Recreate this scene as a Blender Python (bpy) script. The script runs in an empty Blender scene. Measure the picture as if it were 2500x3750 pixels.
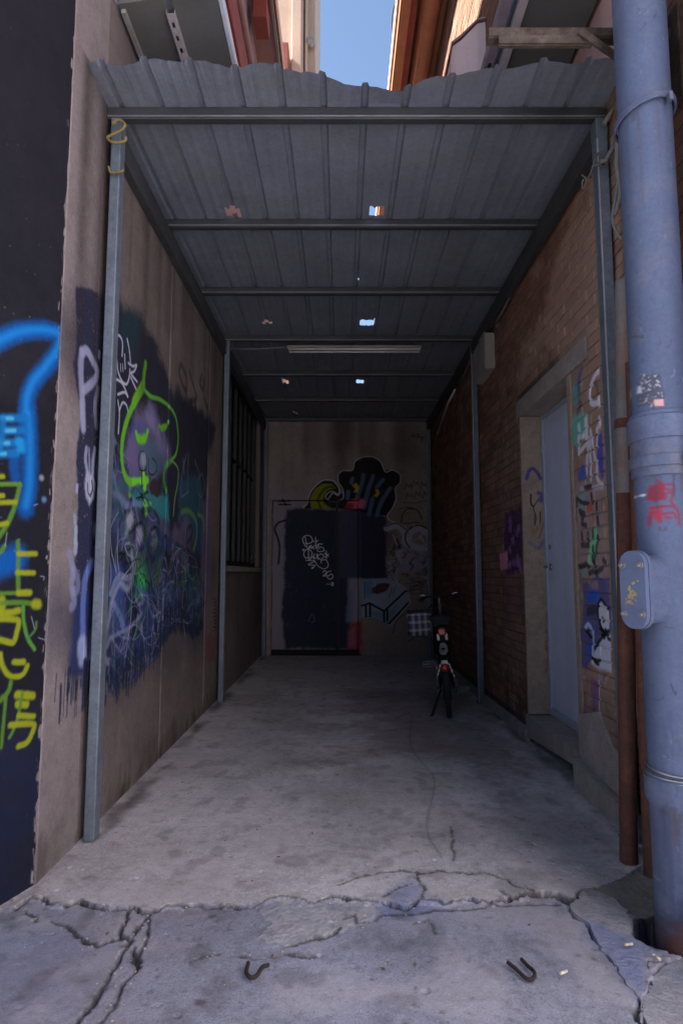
import bpy, bmesh, math, random
import numpy as np
from mathutils import Vector, Matrix

random.seed(7)
RNG = np.random.default_rng(7)
S = bpy.context.scene
C = S.collection

# ------------------------------------------------------------------ camera, sky, sun, exposure
F_PX, PITCH, CAM_H = 2250.0, math.radians(5.73), 1.25
cam_d = bpy.data.cameras.new('camera')
cam = bpy.data.objects.new('camera', cam_d)
C.objects.link(cam)
cam_d.sensor_fit = 'VERTICAL'
cam_d.sensor_height = 36.0
cam_d.lens = 36.0 * F_PX / 3750.0
cam_d.clip_end = 500
cam_d.clip_start = 0.05
cam.location = (0, 0, CAM_H)
cam.rotation_euler = (math.pi / 2 + PITCH, 0, 0)
S.camera = cam

SUN_EL, SUN_AZ = math.radians(42.0), math.radians(265.0)      # sun from the left, hidden behind the left-hand houses
w = bpy.data.worlds.new('World')
S.world = w
w.use_nodes = True
wn = w.node_tree
for n in list(wn.nodes):
    wn.nodes.remove(n)
sky = wn.nodes.new('ShaderNodeTexSky')
sky.sky_type = 'NISHITA'
sky.sun_disc = False
sky.sun_elevation = SUN_EL
sky.sun_rotation = SUN_AZ
sky.air_density = 1.0
sky.dust_density = 1.0
sky.ozone_density = 1.5
bg = wn.nodes.new('ShaderNodeBackground')
bg.inputs[1].default_value = 0.05
wo = wn.nodes.new('ShaderNodeOutputWorld')
wn.links.new(sky.outputs[0], bg.inputs[0])
wn.links.new(bg.outputs[0], wo.inputs[0])
sun_d = bpy.data.lights.new('sun', 'SUN')
sun_d.energy = 5.0
sun_d.angle = math.radians(0.5)
sun_d.color = (1.0, 0.92, 0.82)
sun = bpy.data.objects.new('sun', sun_d)
C.objects.link(sun)
to_sun = Vector((math.sin(SUN_AZ) * math.cos(SUN_EL), math.cos(SUN_AZ) * math.cos(SUN_EL), math.sin(SUN_EL)))
sun.rotation_euler = to_sun.to_track_quat('Z', 'Y').to_euler()
sun.location = (-3, -10, 12)
S.view_settings.view_transform = 'Standard'
S.view_settings.look = 'None'
S.view_settings.exposure = 2.5
S.view_settings.gamma = 1.0
S.view_settings.use_curve_mapping = False
S.render.engine = 'CYCLES'
S.cycles.use_denoising = True
S.cycles.max_bounces = 10
S.cycles.diffuse_bounces = 6
S.cycles.sample_clamp_indirect = 4.0


# ------------------------------------------------------------------ measuring: rays of the photograph meet the real planes
def ray(u, v):
    x = (u - 1250) / F_PX
    z = -(v - 1875) / F_PX
    return Vector((x, math.cos(PITCH) - math.sin(PITCH) * z, math.sin(PITCH) + math.cos(PITCH) * z))


def hit(u, v, p, n):
    d = ray(u, v)
    o = Vector((0, 0, CAM_H))
    return o + d * ((Vector(p) - o).dot(n) / d.dot(n))


def on_x(u, v, X):
    return hit(u, v, (X, 0, 0), Vector((1, 0, 0)))


def on_y(u, v, Y):
    return hit(u, v, (0, Y, 0), Vector((0, 1, 0)))


def on_z(u, v, Z=0.0):
    return hit(u, v, (0, 0, Z), Vector((0, 0, 1)))


def zoomed(x0, y0, s):
    return lambda pts: [(x0 + x * s, y0 + y * s) for x, y in pts]


# ------------------------------------------------------------------ tags and mesh builders
def tag(o, label=None, cat=None, group=None, kind=None):
    if label: o['label'] = label
    if cat: o['category'] = cat
    if group: o['group'] = group
    if kind: o['kind'] = kind
    return o


def empty(name, loc, label, cat, group=None):
    o = bpy.data.objects.new(name, None)
    o.empty_display_size = 0.1
    C.objects.link(o)
    o.location = loc
    return tag(o, label, cat, group)


class MB:
    """collects shapes, links them as ONE mesh object"""

    def __init__(self):
        self.bm = bmesh.new()

    def box(self, lo, hi, bevel=0.0, mtx=None, seg=1):
        r = bmesh.ops.create_cube(self.bm, size=1.0)
        vs = r['verts']
        c = [(a + b) / 2 for a, b in zip(lo, hi)]
        s = [abs(b - a) for a, b in zip(lo, hi)]
        for v in vs:
            v.co = Vector((v.co.x * s[0] + c[0], v.co.y * s[1] + c[1], v.co.z * s[2] + c[2]))
        if bevel > 0:
            es = list({e for v in vs for e in v.link_edges})
            rr = bmesh.ops.bevel(self.bm, geom=es, offset=bevel, segments=seg, affect='EDGES', profile=0.5)
            vs = list({v for f in rr['faces'] for v in f.verts} | {v for v in vs if v.is_valid})
        if mtx is not None:
            for v in vs:
                v.co = mtx @ v.co
        return self

    def tube(self, pts, r, n=8, cap=True, rads=None):
        pts = [Vector(p) for p in pts]
        rings = []
        t0 = (pts[1] - pts[0]).normalized()
        up = Vector((0, 0, 1)) if abs(t0.z) < 0.9 else Vector((1, 0, 0))
        nrm = (up - t0 * up.dot(t0)).normalized()
        for i, p in enumerate(pts):
            a = pts[max(i - 1, 0)]
            b = pts[min(i + 1, len(pts) - 1)]
            t = (b - a).normalized()
            nrm = (nrm - t * nrm.dot(t)).normalized()
            bi = t.cross(nrm)
            rr = rads[i] if rads else r
            rings.append([self.bm.verts.new(p + (nrm * math.cos(2 * math.pi * k / n) + bi * math.sin(2 * math.pi * k / n)) * rr)
                          for k in range(n)])
        for a, b in zip(rings, rings[1:]):
            for k in range(n):
                f = self.bm.faces.new((a[k], a[(k + 1) % n], b[(k + 1) % n], b[k]))
                f.smooth = True
        if cap:
            self.bm.faces.new(rings[0][::-1])
            self.bm.faces.new(rings[-1])
        return self

    def lathe(self, prof, center, axis='z', n=32, mtx=None):
        """prof: list of (radius, height)"""
        rings = []
        for r, h in prof:
            ring = []
            for k in range(n):
                a = 2 * math.pi * k / n
                p = {'z': Vector((r * math.cos(a), r * math.sin(a), h)),
                     'x': Vector((h, r * math.cos(a), r * math.sin(a))),
                     'y': Vector((r * math.cos(a), h, r * math.sin(a)))}[axis]
                p = p + Vector(center)
                if mtx is not None: p = mtx @ p
                ring.append(self.bm.verts.new(p))
            rings.append(ring)
        for a, b in zip(rings, rings[1:]):
            for k in range(n):
                f = self.bm.faces.new((a[k], a[(k + 1) % n], b[(k + 1) % n], b[k]))
                f.smooth = True
        return self

    def torus(self, center, R, r, axis='x', n=32, m=8, mtx=None):
        rings = []
        for i in range(n):
            a = 2 * math.pi * i / n
            ring = []
            for k in range(m):
                b = 2 * math.pi * k / m
                rr = R + r * math.cos(b)
                h = r * math.sin(b)
                p = {'x': Vector((h, rr * math.cos(a), rr * math.sin(a))),
                     'y': Vector((rr * math.cos(a), h, rr * math.sin(a))),
                     'z': Vector((rr * math.cos(a), rr * math.sin(a), h))}[axis] + Vector(center)
                if mtx is not None: p = mtx @ p
                ring.append(self.bm.verts.new(p))
            rings.append(ring)
        for i in range(n):
            a, b = rings[i], rings[(i + 1) % n]
            for k in range(m):
                f = self.bm.faces.new((a[k], a[(k + 1) % m], b[(k + 1) % m], b[k]))
                f.smooth = True
        return self

    def prism(self, poly, lo, hi, to3):
        """poly: 2-D outline, extruded from lo to hi; to3(a, b, h) gives the point"""
        A = [self.bm.verts.new(to3(a, b, lo)) for a, b in poly]
        B = [self.bm.verts.new(to3(a, b, hi)) for a, b in poly]
        n = len(poly)
        self.bm.faces.new(A[::-1])
        self.bm.faces.new(B)
        for k in range(n):
            self.bm.faces.new((A[k], A[(k + 1) % n], B[(k + 1) % n], B[k]))
        return self

    def build(self, name, mat, parent=None, smooth=False):
        bmesh.ops.recalc_face_normals(self.bm, faces=self.bm.faces)
        me = bpy.data.meshes.new(name)
        self.bm.to_mesh(me)
        self.bm.free()
        if smooth:
            me.polygons.foreach_set('use_smooth', [True] * len(me.polygons))
        me.materials.append(mat)
        return link(name, me, parent)


def link(name, me, parent=None):
    o = bpy.data.objects.new(name, me)
    C.objects.link(o)
    if parent is not None:
        o.parent = parent
        if parent.parent is not None:
            off = parent.parent.location + parent.location
        else:
            off = parent.location
        if off.length > 0:
            me.transform(Matrix.Translation(-off))
    return o


def raw(name, verts, faces, mat, parent=None, smooth=False):
    me = bpy.data.meshes.new(name)
    me.from_pydata([tuple(v) for v in verts], [], faces)
    me.update()
    if smooth:
        me.polygons.foreach_set('use_smooth', [True] * len(me.polygons))
    me.materials.append(mat)
    return link(name, me, parent)


# ------------------------------------------------------------------ spray paint: pigment laid on a wall plane, in metres
def srgb(c):
    c = np.array(c, float) / 255.0
    return np.where(c <= 0.04045, c / 12.92, ((c + 0.055) / 1.055) ** 2.4)


def value_noise(h, w_, cells, octaves=4, rng=RNG):
    out = np.zeros((h, w_), np.float32)
    amp, tot = 1.0, 0.0
    for o in range(octaves):
        c = max(2, int(cells * 2 ** o))
        gy, gx = max(2, int(c * h / max(h, w_)) + 2), max(2, int(c * w_ / max(h, w_)) + 2)
        g = rng.random((gy, gx)).astype(np.float32)
        ys = np.linspace(0, gy - 1.001, h)
        xs = np.linspace(0, gx - 1.001, w_)
        y0, x0 = ys.astype(int), xs.astype(int)
        fy, fx = (ys - y0)[:, None], (xs - x0)[None, :]
        fy, fx = fy * fy * (3 - 2 * fy), fx * fx * (3 - 2 * fx)
        a = g[y0][:, x0] * (1 - fx) + g[y0][:, x0 + 1] * fx
        b = g[y0 + 1][:, x0] * (1 - fx) + g[y0 + 1][:, x0 + 1] * fx
        out += amp * (a * (1 - fy) + b * fy)
        tot += amp
        amp *= 0.5
    return out / tot


def smooth_line(pts, k=6):
    if len(pts) < 3: return pts
    P = [np.array(p, float) for p in pts]
    P = [2 * P[0] - P[1]] + P + [2 * P[-1] - P[-2]]
    out = []
    for i in range(1, len(P) - 2):
        a, b, c, d = P[i - 1:i + 3]
        for j in range(k):
            t = j / k
            out.append(0.5 * ((2 * b) + (c - a) * t + (2 * a - 5 * b + 4 * c - d) * t * t + (3 * b - a - 3 * c + d) * t ** 3))
    out.append(P[-2])
    return out


class Paint:
    def __init__(self, name, u0, v0, wid, hei, ppm, proj):
        """proj(point in photograph) -> (u, v) metres on the wall"""
        self.name, self.u0, self.v0, self.wid, self.hei, self.ppm, self.proj = name, u0, v0, wid, hei, ppm, proj
        self.W, self.H = int(wid * ppm), int(hei * ppm)
        self.rgb = np.zeros((self.H, self.W, 3), np.float32) + 0.1
        self.a = np.zeros((self.H, self.W), np.float32)
        self.fine = value_noise(self.H, self.W, max(self.W, self.H) / 5, 2)
        self.mid = value_noise(self.H, self.W, max(self.W, self.H) / 40, 4)

    def px(self, pts):
        out = []
        for p in pts:
            u, v = self.proj(*p) if self.proj else p
            out.append(((u - self.u0) * self.ppm, (v - self.v0) * self.ppm))
        return out

    def over(self, y0, y1, x0, x1, cov, col):
        a = self.a[y0:y1, x0:x1]
        ao = cov + a * (1 - cov)
        k = np.where(ao > 1e-5, cov / np.maximum(ao, 1e-5), 1.0)[..., None]
        self.rgb[y0:y1, x0:x1] = self.rgb[y0:y1, x0:x1] * (1 - k) + col.astype(np.float32) * k
        self.a[y0:y1, x0:x1] = ao

    def dist(self, P, pad, closed=False):
        P = np.array(P, float)
        x0 = max(int(P[:, 0].min() - pad), 0); x1 = min(int(P[:, 0].max() + pad) + 2, self.W)
        y0 = max(int(P[:, 1].min() - pad), 0); y1 = min(int(P[:, 1].max() + pad) + 2, self.H)
        if x1 <= x0 or y1 <= y0: return None
        yy, xx = np.mgrid[y0:y1, x0:x1].astype(np.float32)
        d = np.full(xx.shape, 1e6, np.float32)
        Q = list(P) + ([P[0]] if closed else [])
        for a, b in zip(Q, Q[1:]):
            sx0, sx1 = int(min(a[0], b[0]) - pad) - x0, int(max(a[0], b[0]) + pad) + 2 - x0
            sy0, sy1 = int(min(a[1], b[1]) - pad) - y0, int(max(a[1], b[1]) + pad) + 2 - y0
            sx0, sy0 = max(sx0, 0), max(sy0, 0)
            if sx1 <= sx0 or sy1 <= sy0: continue
            X, Y = xx[sy0:sy1, sx0:sx1], yy[sy0:sy1, sx0:sx1]
            ab = b - a
            L = ab.dot(ab) + 1e-9
            t = np.clip(((X - a[0]) * ab[0] + (Y - a[1]) * ab[1]) / L, 0, 1)
            dd = np.hypot(X - a[0] - t * ab[0], Y - a[1] - t * ab[1])
            d[sy0:sy1, sx0:sx1] = np.minimum(d[sy0:sy1, sx0:sx1], dd)
        if len(Q) == 1:
            d = np.hypot(xx - Q[0][0], yy - Q[0][1])
        return y0, y1, x0, x1, d, xx, yy

    def stroke(self, pts, width, col, soft=0.35, op=0.95, curve=True, spray=0.0, wear=0.0):
        P = self.px(pts)
        if curve and len(P) > 2: P = smooth_line(P)
        if len(P) == 1: P = P + [(P[0][0] + .3, P[0][1])]
        r = width * self.ppm / 2
        pad = r * (1 + soft) * (1 + spray * 2) + 2
        q = self.dist(P, pad)
        if q is None: return
        y0, y1, x0, x1, d, xx, yy = q
        fn = self.fine[y0:y1, x0:x1]
        d = d + (fn - .5) * r * 0.25
        cov = np.clip((r * (1 + soft) - d) / (2 * soft * r + 0.8), 0, 1)
        cov = cov * cov * (3 - 2 * cov) * op
        if spray > 0:
            halo = np.clip(1 - d / (r * (1 + spray * 2)), 0, 1) ** 2 * 0.55 * np.clip(fn * 2 - .2, 0, 1)
            cov = np.maximum(cov, halo * op)
        if wear > 0:
            cov *= np.clip((self.mid[y0:y1, x0:x1] * .5 + fn * .5 - wear * .5) * 6, 0, 1)
        self.over(y0, y1, x0, x1, cov, srgb(col))

    def area(self, poly, col, op=1.0, edge=0.02, soft=0.01, wear=0.0, vary=0.0):
        P = np.array(self.px(poly), float)
        pad = (edge + soft) * self.ppm * 2 + 4
        q = self.dist(P, pad, True)
        if q is None: return
        y0, y1, x0, x1, d, xx, yy = q
        inside = np.zeros(xx.shape, bool)
        n = len(P)
        for i in range(n):
            a, b = P[i], P[(i + 1) % n]
            if a[1] == b[1]: continue
            c = ((a[1] > yy) != (b[1] > yy)) & (xx < (b[0] - a[0]) * (yy - a[1]) / (b[1] - a[1]) + a[0])
            inside ^= c
        sd = np.where(inside, np.minimum(d, 1e4), -d)
        mn = self.mid[y0:y1, x0:x1]
        fn = self.fine[y0:y1, x0:x1]
        sd = sd + ((mn - .5) * 3.0 + (fn - .5)) * edge * self.ppm
        cov = np.clip(sd / (soft * self.ppm + 0.7) * .5 + .5, 0, 1)
        cov = cov * cov * (3 - 2 * cov) * op
        if wear > 0:
            cov *= np.clip((mn * .6 + fn * .4 - wear * .5) * 7, 0, 1)
        if vary > 0:
            cov *= np.clip(1 - vary + vary * 2 * mn, 0, 1)
        self.over(y0, y1, x0, x1, cov, srgb(col))

    def specks(self, poly, n, size, col, op=0.8):
        P = np.array(self.px(poly), float)
        lo, hi = P.min(0), P.max(0)
        for _ in range(n):
            x, y = lo + (hi - lo) * RNG.random(2)
            r = size * self.ppm * (0.3 + RNG.random() ** 2)
            x0, x1, y0, y1 = int(x - r - 1), int(x + r + 2), int(y - r - 1), int(y + r + 2)
            if x0 < 0 or y0 < 0 or x1 > self.W or y1 > self.H: continue
            yy, xx = np.mgrid[y0:y1, x0:x1]
            an = RNG.random() * 3.1
            dx, dy = xx - x, yy - y
            d = np.hypot((dx * math.cos(an) + dy * math.sin(an)), (dy * math.cos(an) - dx * math.sin(an)) * 2)
            cov = np.clip(r - d + .3, 0, 1) * op
            self.over(y0, y1, x0, x1, cov, srgb(col))

    def image(self):
        img = bpy.data.images.new(self.name, self.W, self.H, alpha=True)
        img.alpha_mode = 'CHANNEL_PACKED'
        l = np.clip(self.rgb, 0, 1)
        s = np.where(l <= 0.0031308, l * 12.92, 1.055 * l ** (1 / 2.4) - 0.055)
        buf = np.concatenate([s, self.a[..., None]], 2).astype(np.float32)
        img.pixels.foreach_set(buf.ravel())
        img.update()
        img.pack()
        return img


# ------------------------------------------------------------------ materials
def material(name, col, col2=None, rough=0.75, metal=0.0, scale=3.0, bump=0.15, bump_scale=90.0, streak=0.0, fine=0.25,
             spots=None, paint=None, rand=0.0, mode='soft', third=None, spec=0.35, mottle=0.0):
    """layers of noise in world space; paint = (Paint, u axis, v axis): pigment from the canvas, u = P.axis"""
    m = bpy.data.materials.new(name)
    m.use_nodes = True
    nt = m.node_tree
    N, L = nt.nodes, nt.links
    for n in list(N): N.remove(n)
    out = N.new('ShaderNodeOutputMaterial')
    b = N.new('ShaderNodeBsdfPrincipled')
    L.new(b.outputs[0], out.inputs[0])
    geo = N.new('ShaderNodeNewGeometry')
    pos = geo.outputs['Position']

    def noise(sc, det=5, rough_=0.6, vec=pos):
        n = N.new('ShaderNodeTexNoise')
        n.inputs['Scale'].default_value = sc
        n.inputs['Detail'].default_value = det
        n.inputs['Roughness'].default_value = rough_
        L.new(vec, n.inputs['Vector'])
        return n.outputs['Fac']

    def ramp(fac, a, b_):
        r = N.new('ShaderNodeMapRange')
        r.inputs['From Min'].default_value = a
        r.inputs['From Max'].default_value = b_
        L.new(fac, r.inputs['Value'])
        return r.outputs[0]

    def mixc(fac, a, b_, bt='MIX'):
        x = N.new('ShaderNodeMix')
        x.data_type = 'RGBA'
        x.blend_type = bt
        if isinstance(fac, float): x.inputs[0].default_value = fac
        else: L.new(fac, x.inputs[0])
        for k, s in ((6, a), (7, b_)):
            if isinstance(s, (tuple, list)): x.inputs[k].default_value = (*s, 1)
            else: L.new(s, x.inputs[k])
        return x.outputs[2]

    def mapped(sx, sy, sz):
        mp = N.new('ShaderNodeMapping')
        mp.inputs['Scale'].default_value = (sx, sy, sz)
        L.new(pos, mp.inputs['Vector'])
        return mp.outputs[0]

    def mul(a, k):
        x = N.new('ShaderNodeMath'); x.operation = 'MULTIPLY'
        L.new(a, x.inputs[0])
        if isinstance(k, float): x.inputs[1].default_value = k
        else: L.new(k, x.inputs[1])
        return x.outputs[0]

    col2 = col2 or tuple(c * .7 for c in col)
    c = mixc(ramp(noise(scale, 6), .35, .68), col, col2)
    if third:
        c = mixc(mul(ramp(noise(scale * .45 + .3, 5, .7), .5, .68), .8), c, third)
    if mottle > 0:
        c = mixc(mul(ramp(noise(16, 6, .72), .46, .66), mottle), c, tuple(x * .55 for x in col2))
        c = mixc(mul(ramp(noise(41, 4, .7), .52, .70), mottle * .8), c, tuple(min(x * 1.35, .8) for x in col))
        c = mixc(mul(ramp(noise(95, 3, .6), .56, .66), mottle * .9), c, tuple(x * .35 for x in col2))
    if streak > 0:
        sn = noise(1.0, 6, .6, mapped(5.0, 5.0, 0.5))
        c = mixc(mul(ramp(sn, .45, .75), streak), c, tuple(x * .35 for x in col2))
    if fine > 0:
        fn = noise(bump_scale * 1.3, 3)
        c = mixc(mul(ramp(fn, .4, .8), fine), c, tuple(x * .35 for x in col2))
    if spots:
        sc, thr, colr = spots
        v = N.new('ShaderNodeTexVoronoi')
        v.inputs['Scale'].default_value = sc
        L.new(pos, v.inputs['Vector'])
        c = mixc(mul(ramp(v.outputs['Distance'], thr, thr * .55), .85), c, colr)
    if rand > 0:
        oi = N.new('ShaderNodeObjectInfo')
        at = N.new('ShaderNodeAttribute')
        at.attribute_name = 'tone'
        ad = N.new('ShaderNodeMath'); ad.operation = 'ADD'
        L.new(oi.outputs['Random'], ad.inputs[0]); L.new(at.outputs['Fac'], ad.inputs[1])
        fr = N.new('ShaderNodeMath'); fr.operation = 'FRACT'
        L.new(ad.outputs[0], fr.inputs[0])
        mr = N.new('ShaderNodeMapRange')
        mr.inputs['To Min'].default_value = 1 - rand
        mr.inputs['To Max'].default_value = 1 + rand * .5
        L.new(fr.outputs[0], mr.inputs['Value'])
        g = N.new('ShaderNodeCombineColor')
        for k in range(3): L.new(mr.outputs[0], g.inputs[k])
        c = mixc(1.0, c, g.outputs[0], 'MULTIPLY')
    rough_sock = None
    if paint:
        pt, au, av = paint
        du = N.new('ShaderNodeVectorMath'); du.operation = 'DOT_PRODUCT'
        L.new(pos, du.inputs[0]); du.inputs[1].default_value = au
        dv = N.new('ShaderNodeVectorMath'); dv.operation = 'DOT_PRODUCT'
        L.new(pos, dv.inputs[0]); dv.inputs[1].default_value = av
        cb = N.new('ShaderNodeCombineXYZ')
        for sock, k, lo, sz in ((du.outputs['Value'], 0, pt.u0, pt.wid), (dv.outputs['Value'], 1, pt.v0, pt.hei)):
            mr = N.new('ShaderNodeMapRange')
            mr.clamp = False
            mr.inputs['From Min'].default_value = lo
            mr.inputs['From Max'].default_value = lo + sz
            L.new(sock, mr.inputs['Value'])
            L.new(mr.outputs[0], cb.inputs[k])
        im = N.new('ShaderNodeTexImage')
        im.image = pt.image()
        im.extension = 'CLIP'
        im.interpolation = 'Cubic'
        L.new(cb.outputs[0], im.inputs['Vector'])
        pf = mul(im.outputs['Alpha'], ramp(noise(220, 2), .05, .35))
        pf = mul(im.outputs['Alpha'], ramp(noise(150, 3), .18, .38))
        c = mixc(pf, c, im.outputs['Color'])
    L.new(c, b.inputs['Base Color'])
    b.inputs['Metallic'].default_value = metal
    rn = noise(scale * 4, 4)
    rr = N.new('ShaderNodeMapRange')
    rr.inputs['To Min'].default_value = max(rough - .15, .05)
    rr.inputs['To Max'].default_value = min(rough + .15, 1)
    L.new(rn, rr.inputs['Value'])
    L.new(rr.outputs[0], b.inputs['Roughness'])
    b.inputs['Specular IOR Level'].default_value = spec
    if bump > 0:
        bn = N.new('ShaderNodeBump')
        bn.inputs['Strength'].default_value = bump
        bn.inputs['Distance'].default_value = 0.01
        L.new(noise(bump_scale, 5, .65), bn.inputs['Height'])
        L.new(bn.outputs[0], b.inputs['Normal'])
    return m


def glass_mat(name, col, rough=.2):
    return material(name, col, tuple(c * .6 for c in col), rough=rough, scale=4, bump=.03, bump_scale=20, streak=.5, fine=.1, spec=.08)

# ------------------------------------------------------------------ the main planes (metres; x right, y into the passage, z up)
XL, XR, YB = -1.235, 1.41, 9.60
ROOF = 3.72
DW0 = Vector((-1.24, 2.62, 0))                       # near end of the plaster wall; the dark wall swings outwards from here
DWD = Vector((-0.30, -0.954, 0)).normalized()         # along the dark wall, towards the camera
DWN = Vector((0.954, -0.30, 0)).normalized()          # its face


def pj_dark(u, v):
    p = hit(u, v, DW0, DWN)
    return (p - DW0).dot(DWD), p.z


def pj_left(u, v):
    p = on_x(u, v, XL)
    return p.y, p.z


def pj_right(u, v):
    p = on_x(u, v, XR)
    return p.y, p.z


def pj_back(u, v):
    p = on_y(u, v, YB - .02)
    return p.x, p.z


def pj_floor(u, v):
    p = on_z(u, v)
    return p.x, p.y


LIME, LEAF, TURQ, SKYB, WHITE, INK, NAVY = (168, 178, 30), (84, 150, 46), (40, 140, 130), (0, 120, 205), (196, 198, 214), (14, 14, 18), (30, 34, 58)
NEON = (96, 164, 36)

# ---- paint on the dark wall
pd = Paint('dark_wall_paint', -0.02, 0.0, 1.9, 4.9, 300, pj_dark)
a = zoomed(0, 1150, .319)
b = zoomed(0, 1700, .468)
pd.area([(-0.1, 0), (2, 0), (2, .75), (-.1, .62)], (34, 40, 78), .55, .08, .25) if False else None
pd.proj = None
pd.area([(-.1, -.1), (2, -.1), (2, .95), (-.1, .55)], (20, 26, 50), .7, .12, .2, vary=.7)
pd.area([(-.1, .75), (2, 1.0), (2, 1.95), (.1, 1.95)], (18, 18, 26), .7, .1, .15, vary=.5)
pd.proj = pj_dark
BL = (4, 70, 132)
pd.stroke(a([(-60, 340), (60, 280), (220, 215), (400, 190), (560, 195), (690, 240), (700, 330), (640, 480), (520, 640), (400, 780), (330, 950), (310, 1120), (320, 1300)]), .075, BL, .5, .96, spray=.35)
pd.stroke(a([(330, 1100), (345, 1400), (350, 1700), (340, 2000), (300, 2230)]), .085, (4, 66, 126), .5, .96, spray=.35)
pd.stroke(a([(170, 1600), (170, 1750), (185, 1880)]), .05, (4, 66, 126), .5, .8, spray=.3)
CORE = (20, 110, 176)
pd.stroke(a([(-60, 335), (60, 276), (220, 212), (400, 186), (560, 192), (680, 235), (690, 330), (630, 470), (500, 640), (385, 790), (320, 960), (305, 1150)]), .03, CORE, .9, .7)
pd.stroke(a([(335, 1150), (348, 1400), (352, 1700), (340, 2000), (305, 2200)]), .034, CORE, .9, .6)
for y0, x0, x1 in ((1205, 40, 300), (1345, 70, 300), (1490, 0, 290), (1610, -40, 200)):
    pd.stroke(a([(x0, y0), (x1, y0 - 8)]), .036, (8, 88, 144), .5, .9, spray=.3)
    pd.stroke(a([(x0, y0), (x0 + 110, y0 - 3)]), .018, (70, 150, 176), .6, .75)
pd.stroke(a([(45, 1215), (30, 1400), (10, 1560)]), .03, (8, 88, 144), .5, .85)
pd.stroke(a([(230, 1480), (250, 1545)]), .045, (20, 120, 176), .6, .8)
pd.stroke(b([(-20, 790), (60, 770), (130, 740)]), .11, (4, 68, 132), .55, .97, spray=.3)
LM, LG = (122, 128, 20), (70, 104, 32)
Y = lambda pts, wd=.022, c=LM, sp=.25: pd.stroke(b(pts), wd, c, .4, .93, spray=sp)
Y([(-10, 160), (140, 160), (165, 165)], .02, (80, 112, 34)); Y([(160, 160), (130, 300), (70, 460), (-10, 580)], .024, LG)
Y([(-10, 305), (130, 300)], .022); Y([(-10, 250), (30, 250)], .022); Y([(-10, 100), (30, 100)], .022); Y([(-5, 480), (60, 465)], .022)
Y([(40, 650), (10, 690)], .022, LG)
Y([(145, 610), (150, 720), (145, 850), (150, 1010)], .024, LG); Y([(150, 705), (285, 705)], .024); Y([(140, 850), (270, 855)], .024)
Y([(-10, 1015), (150, 1010), (235, 1010)], .018, LG); Y([(150, 1010), (240, 1008)], .028)
Y([(20, 1065), (20, 1120), (0, 1160)], .036); Y([(20, 1090), (180, 1085), (295, 1100)], .022, LG); Y([(280, 1098), (300, 1100)], .044)
Y([(0, 1170), (80, 1165), (150, 1150)], .03); Y([(0, 1215), (80, 1215), (150, 1230), (135, 1320), (110, 1395), (50, 1390), (0, 1375)], .026)
Y([(185, 1120), (190, 1230), (220, 1360), (275, 1450)], .02, (70, 118, 44)); Y([(290, 1240), (280, 1300), (220, 1370)], .014, (60, 96, 50))
Y([(10, 1490), (20, 1570), (70, 1650), (140, 1665), (190, 1640), (220, 1580)], .024); Y([(115, 1550), (190, 1550)], .026)
Y([(90, 1710), (70, 1780), (0, 1860)], .022, LG); Y([(50, 1830), (35, 2000), (15, 2220)], .018, LG)
Y([(140, 1805), (260, 1815)], .034); Y([(145, 1880), (210, 1885)], .032); Y([(180, 1800), (150, 1960), (120, 2060), (80, 2140)], .018, LG)
Y([(150, 1970), (270, 1975)], .024); Y([(85, 2045), (190, 2035), (270, 2040), (255, 2110), (215, 2180), (150, 2210)], .026)
pd.stroke(b([(330, 105)]), .045, (10, 10, 14), .6, .8); pd.stroke(b([(330, 110)]), .024, (140, 140, 150), .8, .7)
pd.stroke(b([(350, 280)]), .024, (90, 130, 170), .8, .7)
for pts in ([(250, 1195), (275, 1290)], [(305, 1360), (390, 1390)], [(320, 880), (350, 885), (345, 910)], [(60, 540), (45, 640)], [(270, 325), (300, 315)]):
    pd.stroke(b(pts), .006, (150, 150, 160), .4, .8)
# chipped render along the free edge
pd.proj = None
for k in range(95):
    z = RNG.random() ** 1.3 * 2.7 if k < 80 else RNG.random() * 4.2
    x = .002 + RNG.random() ** 2 * .016
    pd.stroke([(x, z), (x + RNG.uniform(-.004, .004), z + .006 + RNG.random() * .035)], .003 + RNG.random() ** 3 * .010, (128, 120, 122), .2, .9)
for z, r in ((.6, .03), (.42, .02), (1.02, .016), (1.36, .014), (.86, .018), (.3, .02)):
    pd.area([(-.02, z - r), (r * .4, z - r * .6), (r * .6, z + r * .2), (r * .3, z + r), (-.02, z + r)], (112, 104, 106), .95, .006, .003)
pd.specks([(0, 0), (.8, 4)], 260, .004, (120, 120, 135), .7)
for k in range(40):
    x = RNG.random() * .8
    pd.stroke([(x, 4.4), (x + .01, 2.3 + RNG.random())], .01 + .02 * RNG.random(), (26, 24, 30), .8, .35)

# ---- paint on the left plaster wall
pl = Paint('left_wall_paint', 2.55, 0.0, 3.85, 3.75, 300, pj_left)
c = zoomed(250, 1200, .3827)
d = zoomed(250, 1800, .3827)
e = zoomed(0, 900, .595)
g = zoomed(0, 2200, .574)
for (cy_, cz_, rr) in ((2.78, 2.25, .35), (2.85, 1.0, .3), (3.3, 2.35, .55), (3.7, 2.1, .6), (4.2, 1.7, .6), (5.0, 1.45, .6), (5.7, 1.3, .4), (3.4, .85, .5), (4.4, .75, .4), (5.2, .8, .4)):
    pl.proj = None
    pl.stroke([(cy_ - rr * .5, cz_ + .05), (cy_ + rr * .5, cz_ - .05)], rr, random.choice([(24, 30, 56), (26, 28, 44), (20, 34, 52)]), .95, .55)
pl.proj = pj_left
pl.area(e([(470, 250), (560, 280), (640, 320), (640, 2352), (480, 2352), (455, 2100), (480, 1650), (470, 1240), (505, 1000), (455, 730), (475, 500)]), NAVY, .97, .02, .012)
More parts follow.
